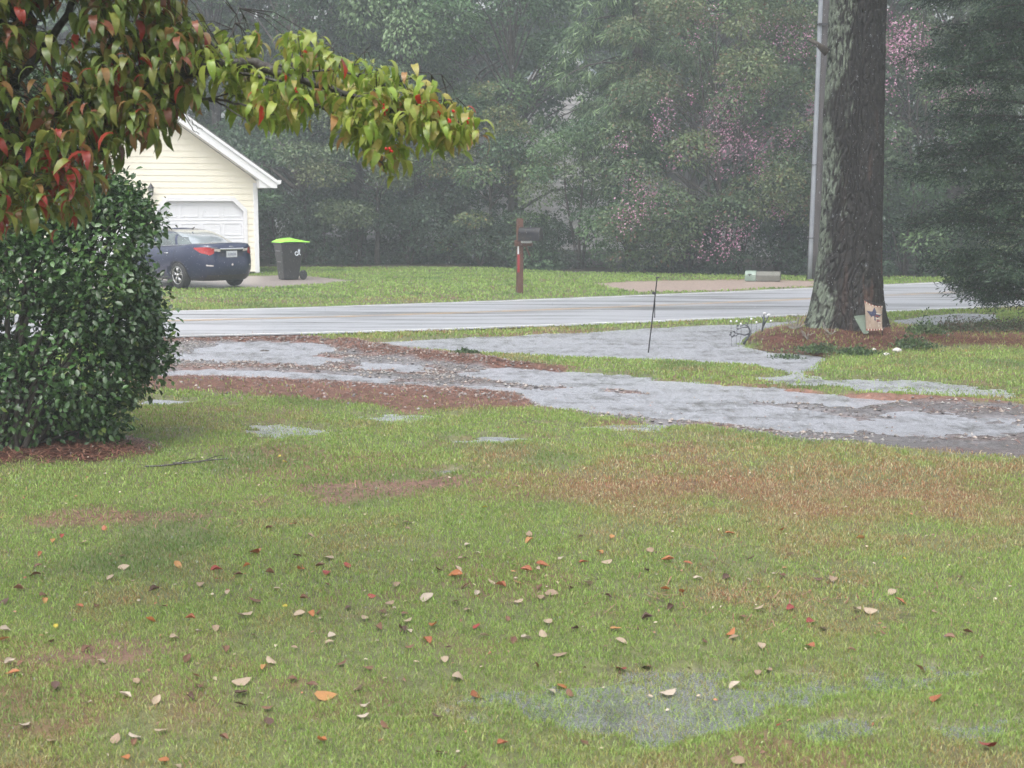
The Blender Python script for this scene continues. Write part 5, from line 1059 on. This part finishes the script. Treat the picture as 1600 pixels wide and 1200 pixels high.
def ornaments():
    p = G(1164, 535, .06); org = np.array([p[0], p[1], 0]); Y = p[1]; f = lambda px, py, dy=0: AT(px, py, Y+dy)-org
    t = thing('branch_ornament', 'dark curled metal twig ornament at the left tip of the mulch bed', 'garden ornament', tuple(org)); b = MB()
    b.tube([f(1162, 538), f(1166, 531), f(1171, 524), f(1172, 517), f(1169, 510), f(1163, 507)], [.022, .02, .018, .016, .012, .007], 7)
    b.tube([f(1171, 521), f(1164, 523.5), f(1155, 521.5), f(1147, 520)], [.016, .012, .009, .005], 6)
    for q in ([(1163, 507), (1158, 509.5), (1153, 509)], [(1169, 511), (1160, 512), (1153, 514)], [(1155, 521.5), (1149, 525), (1144, 526)], [(1150, 521), (1146, 517), (1142, 521)], [(1167, 509), (1169, 505), (1164, 503)]): b.tube([f(*c) for c in q], [.009, .006, .003], 5)
    link('twigs', b.mesh('twigs', True), M['grey_metal'], t); b = MB()
    for px, py in [(1142,520),(1144,526),(1147,518),(1153,509),(1153,514),(1141,523),(1147,524)]:
        o_ = MB().ball(f(px, py, -.01), .015, 5); link('bud', o_.mesh('bud', True), M['grey_metal'], t)
    p = G(1188, 526, .08); org2 = np.array([p[0], p[1], 0]); g = lambda px, py, dy=0: AT(px, py, p[1]+dy)-org2
    t = thing('flower_ornament', 'upright dark metal flower ornament with a bowl foot on the mulch slope', 'garden ornament', tuple(org2)); b = MB()
    b.tube([g(1190, 524), g(1191.5, 512), g(1193, 503), g(1193.5, 492)], [.018, .014, .017, .012], 7); b.tube([g(1191.5, 512), g(1196, 503), g(1201, 494)], [.012, .012, .008], 6); b.tube([g(1193, 500), g(1190, 493)], [.008, .006], 5); link('stem', b.mesh('stem', True), M['grey_metal'], t)
    b = MB(); b.ball(g(1188.5, 522.5), .045, 8, (1, 1, .55)); link('bowl', b.mesh('bowl', True), M['grey_metal'], t)
    for px, py in [(1194.5, 489.5), (1201.5, 491.5)]: link('petal', MB().ball(g(px, py), .022, 6, (1.3, 1, .7)).mesh('petal', True), M['petal'], t)
    i = 0
    for px, py, w in [(1142,502,'leftmost'),(1151,502,'second from the left'),(1157.5,506,'third from the left'),(1174,498.5,'highest'),(1182,503.5,'next right of the highest'),(1204.5,501.5,'rightmost')]:
        q = AT(px, py, Y+.02); o = thing('ball_pick', f'pale ball on thin wire by the metal ornaments, {w} of six', 'garden ornament', (q[0], q[1], 0), 0, 'pale balls on thin wires')
        link('ball', MB().ball((0, 0, q[2]), .017, 7).mesh('ball', True), M['petal'], o); link('wire', MB().tube([(R.uniform(-.03, .03), 0, -.02), (.01, 0, q[2]/2), (0, 0, q[2])], .0022, 4).mesh('wire'), M['dark_metal'], o)
ornaments()
def debris():
    dry = mat('dry_twig', (.26, .25, .22), .8, noise=(30, (.18, .17, .15), .4, .7)); g = np.random.default_rng(3)
    for k, (px, py, n, l, lab) in enumerate([(1243, 524, 16, .28, 'tangle of dry grey twigs at the left foot of the pine trunk'), (1262, 530, 10, .2, 'smaller dry twig tangle on the red mulch before the pine trunk'), (1298, 530, 8, .22, 'pale twig leaning upright on the mulch before the pine trunk')]):
        p = G(px, py, .15); hz = float(height([p[0]], [p[1]])[0]); b = MB()
        for i in range(n):
            a = g.uniform(0, 6.28); e = g.uniform(.1, 1.0); q = np.array([math.cos(a)*l*.6, math.sin(a)*l*.5, e*l]); b.tube([(0, 0, 0), q*.5+g.normal(0, .02, 3), q], [.008, .006, .003], 4, False)
        o = link('dry_twigs', b.mesh('dry_twigs'), dry); o.location = (p[0], p[1], hz); tag(o, lab, 'twigs')
    for px, py, lab in ((270, 727, 'dark fallen stick on the lawn in front of the bark mulch'), (313, 722, 'dark curved fallen stick right of the other stick on the lawn')):
        p = G(px, py, .06); b = MB(); x = np.linspace(-.22, .22, 8); b.tube(np.stack([x, .18*x+.3*x**2, .03+.01*np.sin(x*9)], 1), [.008]*4+[.006]*2+[.004]*2, 5); b.tube([(.02, 0, .03), (.1, .09, .05), (.15, .16, .05)], [.005, .004, .002], 4)
        o = link('fallen_stick', b.mesh('fallen_stick'), M['bark_wet']); o.location = (p[0], p[1], float(height([p[0]], [p[1]])[0])); tag(o, lab, 'stick')
    st = mat('pale_stone', (.55, .53, .50), .6, noise=(20, (.4, .38, .36), .4, .7), bump=(20, .5))
    for px, py, r, lab in ((1402, 545, .055, 'pale stone among the weeds right of the star flag'), (1385, 549, .04, 'small pale stone left of the other stone before the star flag'), (1365, 545, .03, 'tiny pale stone on the mulch below the star flag'), (413, 538, .07, 'dark stone lump standing out of the muddy driveway puddle')):
        p = G(px, py, .1); b = MB().ball((0, 0, 0), r, 7, (1.3, 1, .7)); V = np.concatenate(b.V); V *= 1+.18*fbm(V[:, 0]/r*1.2+px, V[:, 1]/r*1.2+V[:, 2]/r, 3, 5)[:, None]; b.V = [V]
        o = link('stone', b.mesh('stone', True), st if px != 413 else M['bark_dark']); o.location = (p[0], p[1], float(height([p[0]], [p[1]])[0])+r*.3); tag(o, lab, 'stone')
    # weeds at the foot of the trees
    def weed(lab, loc, n, r, h, pal, gl=None):
        P = g.normal(size=(n, 3))*np.array([r, r*.8, 0]); P[:, 2] = np.abs(g.normal(0, .5, n))*h*np.exp(-(P[:, 0]**2+P[:, 1]**2)/(r*1.4)**2)+.01
        C = np.array(pal)[g.integers(0, len(pal), n)]*g.uniform(.7, 1.3, (n, 1)); ax = g.normal(size=(n, 3))+np.array([0, 0, .7])
        o = link('weed_undergrowth', leaf_mesh('weed_undergrowth', P, ax, g.normal(size=(n, 3))+np.array([0, 0, 1.]), .05, .022, C, OVAL), M['leaf']); o.location = loc; return tag(o, lab, 'weeds', gl)
    L_ = [(1425, 541, .30, .22, 'weed clump at the right edge of the pine mulch bed'), (1445, 531, .26, .26, 'weed clump rising where the mulch meets the flooded ditch'), (1490, 523, .4, .22, 'weed clump under the lowest cedar sprays'), (1540, 520, .45, .24, 'dark weed clump beneath the middle of the cedar'), (1590, 520, .45, .22, 'rightmost dark weed clump under the cedar'), (1285, 545, .35, .10, 'low green weeds in front of the pine trunk'), (1230, 548, .3, .09, 'low green weeds at the left of the mulch bed'), (1340, 548, .25, .09, 'low green weeds below the pale plastic scrap'), (725, 551, .12, .06, 'grassy tuft at the brink of the red straw bank'), (742, 549, .07, .06, 'small grassy tuft beside the red straw bank')]
    for px, py, r, h, lab in L_:
        p = G(px, py, .1); weed(lab, (p[0], p[1], float(height([p[0]], [p[1]])[0])), int(1500*r+250), r*.6, h, [(.06, .11, .04), (.09, .15, .05), (.05, .08, .04)] if py > 525 else [(.05, .075, .04), (.07, .09, .045), (.09, .06, .04)])
debris()

# ------------------------------------------------------------------ houses half hidden behind the trees
def far_house(name, lab, cx, Y, w, zt, wallc, roofc, rz, z_eave):
    t = thing(name, lab, 'house', (PX(cx, Y), Y, .05), rz); b = MB(); z = 0; D = 8; pit = (zt-z_eave)/(w/2)
    while z < zt-.05:
        z1 = z+.2; w0 = w/2 if z < z_eave else max(.02, w/2-(z-z_eave)/pit); w1 = w/2 if z1 < z_eave else max(.01, w/2-(z1-z_eave)/pit)
        b.add([(-w0, -.03, z), (w0, -.03, z), (w1, 0, z1), (-w1, 0, z1), (-w0, .03, z), (w0, .03, z)], [[[0, 1, 2, 3], [0, 4, 5, 1]]]); z = z1
    b.box((-w/2+.05, D/2+.04, z_eave/2), (.1, D, z_eave)); b.box((w/2-.05, D/2+.04, z_eave/2), (.1, D, z_eave))
    link('wall', b.mesh('wall'), wallc, t)
    for s in (1, -1):
        zz = lambda x: z_eave+pit*(w/2-x); r = link('roof', MB().prism([(0, zz(0)+.3), (s*(w/2+.5), zz(w/2+.5)+.3), (s*(w/2+.5), zz(w/2+.5)+.2), (0, zz(0)+.2)], 'y', -.45, D+.3).mesh('roof'), roofc, t)
        link('rake_board', MB().prism([(0, zz(0)+.2), (s*(w/2+.5), zz(w/2+.5)+.2), (s*(w/2+.5), zz(w/2+.5)-.02), (0, zz(0)-.02)], 'y', -.46, -.42).mesh('rake_board'), M['white'], r)
    for x in (-w/4, w/4):
        f = link('window', MB().box((x, -.05, z_eave*.62), (1.1, .06, 1.5)).mesh('window'), M['white'], t); link('pane', MB().box((x, -.09, z_eave*.62), (.9, .02, 1.3)).mesh('pane'), mat('window_pane', (.05, .06, .07), .1, noise=(3, (.08, .09, .1), .4, .7)), f)
M['pale_siding'] = mat('pale_siding', (.66, .64, .65), .5, noise=(2, (.56, .55, .56), .4, .7)); M['pale_roof'] = mat('pale_roof', (.48, .55, .62), .5, noise=(5, (.38, .45, .52), .4, .7))
far_house('white_house', 'white sided house showing through gaps in the trees above the mailbox', 880, 60, 8.5, 8.6, M['pale_siding'], M['pale_roof'], math.radians(-8), 5.2)
far_house('pale_house', 'pale house glimpsed behind the crape myrtle near the utility pole', 1262, 53, 4.6, 7.0, M['pale_siding'], M['shingle'], math.radians(20), 4.2)

# ------------------------------------------------------------------ fallen leaves, each one a thing
PALE = [(157,1031),(213,1064),(195,1086),(138,1096),(377,1065,1.6),(252,1138),(180,1143),(277,1196),(487,835,1.2),(383,962,1.5),(467,960,1.2),(193,881),(313,910,1.2),(172,899),(190,863),(8,982,1.3),(15,1032),(245,1093),(82,1145),(38,1128),(518,992),(423,1032),(272,994),(130,843),(513,868,1.3),(210,1139),(355,923),(433,919),(310,985),(397,993),(337,982),
 (827,833),(730,849),(908,836),(637,814),(767,909,1.2),(745,925,1.2),(620,912,1.2),(667,932,1.4),(608,943),(569,966),(600,962),(637,969),(712,936),(862,924,1.3),(845,932,1.2),(918,908,1.2),(810,938),(857,972,1.2),(848,989,1.3),(822,996),(758,992,1.1),(875,1019,1.2),(715,1049,1.5),(562,1075,1.3),(862,1065),(1043,1068,1.4),(571,1096),(567,1113),(972,999),(732,951),(840,888),(877,871),(1016,859,1.1),(695,1027),(715,888),(722,871),(948,877),
 (1301,903,1.3),(1340,948,1.2),(1360,950,1.1),(1190,1006),(1090,900),(1185,1040,1.1),(1202,1035),(1148,1056),(1153,1185,1.2),(1394,921,1.1),(1235,864),(1187,948),(1532,870,.6),(1146,994),(1460,952,.8),(637,822,.7),(515,1003,.8),(460,1010,.7),(640,985,.7)]
ORNG = [(398,859,1.5),(84,843),(278,880),(125,944),(236,969,1.2),(413,1041,1.1),(20,1050,1.1),(5,998),(297,966),(508,1082,1.6),(255,1184),(458,816),(487,960),(711,897,1.4),(678,976,1.5),(667,998,1.6),(743,1072,1.5),(877,1057,1.1),(962,980,1.2),(848,881,1.2),(912,877,1.1),(822,888,1.1),(782,914,1.2),(1043,873,1.3),(937,862),(956,836),(827,844),(1040,918,1.1),(808,909),(785,1150),(1140,832,1.1),(1223,826,1.1),(1242,838,1.1),(1463,1085,1.6),(1408,936,1.2),(1143,987,1.2),(1266,1005,1.2),(1345,839),(1065,922,1.2),(1075,878),(70,937),(503,1156),(385,880,.8),(340,902,.8),(470,887),(62,862),(163,822,.8),(195,1177)]
RED = [(338,887,1.2),(542,879),(745,978,.9),(581,931,.9),(1219,1122,.6),(97,835,.7),(727,914,1.1),(970,1032,1.3),(1543,1158,1.4),(1266,965,1.2),(1234,946,.9),(512,892)]
BRWN = [(353,1013,1.2),(293,1029),(87,1071,1.2),(298,1089),(377,1098),(418,1102),(420,1123,1.2),(377,1082,1.2),(487,1067),(307,1056),(310,1073),(457,1058),(135,1013),(32,1034),(422,892),(463,865),(420,822),(55,895),(30,918),(475,933),(397,937,1.2),(500,880),(512,910),(240,920),(68,928,1.2),(7,939),(372,895,.9),(687,888,1.1),(628,983,1.2),(793,966),(1048,948),(1012,962),(899,981),(890,1068),(890,915),(843,915),(803,998),(597,956),(592,980),(633,958),(1010,1028,1.2),(535,1035),(574,1043),(690,1172),(725,1198),(838,1033),(683,1113),(913,1151),(1286,976,1.1),(1279,902),(1438,1033),(1533,1021),(1134,898),(1484,990),(1222,897),(1512,984),(1173,870),(498,956),(210,1150,.7),(545,950),(1100,1000,.8),(1160,960,.8),(60,880,.8),(150,945,.8),(255,945,.8),(1380,985,.7),(1330,1010,.7),(1500,900,.7),(950,930,.8),(1010,890,.7),(640,1010,.8),(700,1010,.7),(80,1000,.8),(350,1150,.8),(600,1130,.8)]
YEL = [(87,977,.8),(445,946,.7),(618,818,.7),(445,720,.9),(437,711,.7),(757,791,.9),(1413,870,.5)]
def fallen():
    g = np.random.default_rng(12); kinds = {'pale tan': (PALE, [(.48, .37, .27), (.55, .46, .37), (.38, .27, .19)]), 'orange': (ORNG, [(.58, .20, .06), (.50, .15, .06), (.62, .30, .10)]), 'red': (RED, [(.42, .06, .04), (.35, .05, .04)]), 'brown': (BRWN, [(.20, .085, .045), (.13, .06, .04), (.28, .13, .07)]), 'yellow': (YEL, [(.72, .58, .05)])}
    meshes = {}
    n = 7
    for kn, (_, cols) in kinds.items():
        meshes[kn] = []
        for ci, c in enumerate(cols):
            c = c if kn == 'pale tan' else tuple(v*.78+.02 for v in c)
            m = mat('dry_leaf', c, .5, noise=(40, tuple(v*.6 for v in c), .35, .7), trans=.15)
            for v in range(3):
                u = np.linspace(0, 1, n); V = []
                cu, cv = g.uniform(.8, 2.4)*(1 if v != 1 else -.4), g.uniform(.2, 1.6)*(1 if v != 2 else -.5)
                for a in u:
                    w = .36*math.sin(math.pi*min(a**.8, 1))**.8 + .004
                    for b_ in np.linspace(-1, 1, 5):
                        V.append((a-.5, b_*w*(1-.15*abs(cu)*abs(b_)), cu*.30*(b_*w*2.2)**2+cv*.35*(a-.5)**2+.02*math.sin(a*17+b_*5)+.03*b_*g.uniform(-1, 1)))
                V = np.array(V); V[:, 2] -= V[:, 2].min(); F = [[i*5+k, (i+1)*5+k, (i+1)*5+k+1, i*5+k+1] for i in range(n-1) for k in range(4)]
                me = mesh_np('fallen_leaf', V, [F], None, True); me.materials.append(m); meshes[kn].append(me)
    def zone(px, py):
        if py > 1050 and 640 < px < 1300: z = 'at the nearest puddle'
        elif py > 1050: z = 'left of the nearest puddle' if px <= 640 else 'right of the nearest puddle'
        else:
            row = 'on farthest lawn' if py < 800 else 'on far lawn' if py < 870 else 'on middle lawn' if py < 960 else 'on near lawn'
            z = row
            col = ' below the bush' if px < 330 else ' left of centre' if px < 640 else ' below the mailbox' if px < 960 else ' below the pine trunk' if px < 1280 else ' at the right'
            z += col
        return z
    items = []
    for kn, (pts, _) in kinds.items():
        for q in pts: items.append((kn, q[0], q[1], q[2] if len(q) > 2 else 1.0))
    byz = {}
    for it in items: byz.setdefault((it[0], zone(it[1], it[2])), []).append(it)
    for (kn, z), its in byz.items():
        its.sort(key=lambda q: q[1]); m = len(its); ords = ['leftmost', 'second from left', 'third from left', 'fourth from left', 'fifth from left', 'sixth from left', 'seventh from left', 'eighth from left', 'ninth from left', 'tenth from left', 'eleventh from left', 'twelfth from left', 'thirteenth from left', 'fourteenth from left', 'fifteenth from left']
        for i, (k_, px, py, s) in enumerate(its):
            me = meshes[kn][R.randrange(len(meshes[kn]))]; o = bpy.data.objects.new('fallen_leaf', me); S.collection.objects.link(o)
            p = G(px, py, .06); h = float(height([p[0]], [p[1]])[0]); L = .060*s*R.uniform(.85, 1.15)*(1.0 if py > 900 else 1.12)*(.8 if kn == 'yellow' else 1)
            o.location = (p[0], p[1], max(h, 0)+.014); o.scale = (L, L, L*R.uniform(.35, 1.0)); o.rotation_euler = (R.gauss(0, .3), R.gauss(0, .3), R.uniform(0, 6.28))
            lab = f'{"only " if m == 1 else ""}{kn} fallen leaf {z}' if m == 1 else f'{kn} leaf {z}, {ords[i] if i < m-1 else "rightmost"} of its colour'
            tag(o, lab, 'fallen leaf', f'{kn} fallen leaves on the lawn')
fallen()

# small torn scraps of leaf trodden into the grass: nobody could count them
x, y = scatter(-7, 8, 5, 15, 26); k = rng.random(len(x)) < .35+.65*sstep(-.2, .4, fbm(x*.8, y*.8, 3, 55)); x, y = x[k], y[k]; n = len(x)
cc = np.array([(.30, .17, .11), (.42, .33, .24), (.16, .09, .06), (.36, .15, .08), (.50, .42, .33)])[rng.integers(0, 5, n)]*rng.uniform(.6, 1.2, (n, 1)); an = rng.uniform(0, 6.28, n)
kind(link('leaf_litter', leaf_mesh('leaf_litter', np.stack([x, y, np.maximum(height(x, y), 0)+.012], 1), np.stack([np.cos(an), np.sin(an), rng.normal(0, .25, n)], 1), np.stack([rng.normal(0, .4, n), rng.normal(0, .4, n), 1+0*an], 1), rng.uniform(.012, .034, n), rng.uniform(.006, .018, n), cc, OVAL), M['straw']), 'stuff')

# falling rain drops
def rain():
    n = 42000; Y = rng.uniform(3.5**2, 26**2, n)**.5; X_ = rng.uniform(-.42, .42, n)*Y; Z_ = rng.uniform(.05, 6, n); r = rng.uniform(.0009, .0015, n); l = r*rng.uniform(3, 4.5, n)
    T = np.array([[0, 0, 1.2], [1, 0, -.2], [-.5, .87, -.2], [-.5, -.87, -.2], [0, 0, -1]]); F = np.array([[0,1,2],[0,2,3],[0,3,1],[4,2,1],[4,3,2],[4,1,3]])
    V = np.stack([X_, Y, Z_], 1)[:, None]+T[None]*np.stack([r, r, l], 1)[:, None]; m = mat('rain_drop', (.6, .63, .68), .1, spec=1, trans=.5, noise=(3, (.5, .53, .58), .4, .7))
    kind(link('rain', mesh_np('rain', V.reshape(-1, 3), [(F[None]+(np.arange(n)*5)[:, None, None]).reshape(-1, 3)], None, True), m), 'stuff')
rain()

# ------------------------------------------------------------------ rain haze
hz = MB().box((0, 60, 21), (300, 200, 44)).mesh('haze'); ho = kind(link('haze', hz), 'stuff')
hm = bpy.data.materials.new('rain_haze'); hm.use_nodes = True; N = hm.node_tree.nodes; N.clear()
pv = N.new('ShaderNodeVolumePrincipled'); pv.inputs['Color'].default_value = (.86, .93, 1.0, 1); pv.inputs['Density'].default_value = .0030; pv.inputs['Anisotropy'].default_value = .2
oo = N.new('ShaderNodeOutputMaterial'); hm.node_tree.links.new(pv.outputs[0], oo.inputs['Volume']); hz.materials.append(hm)
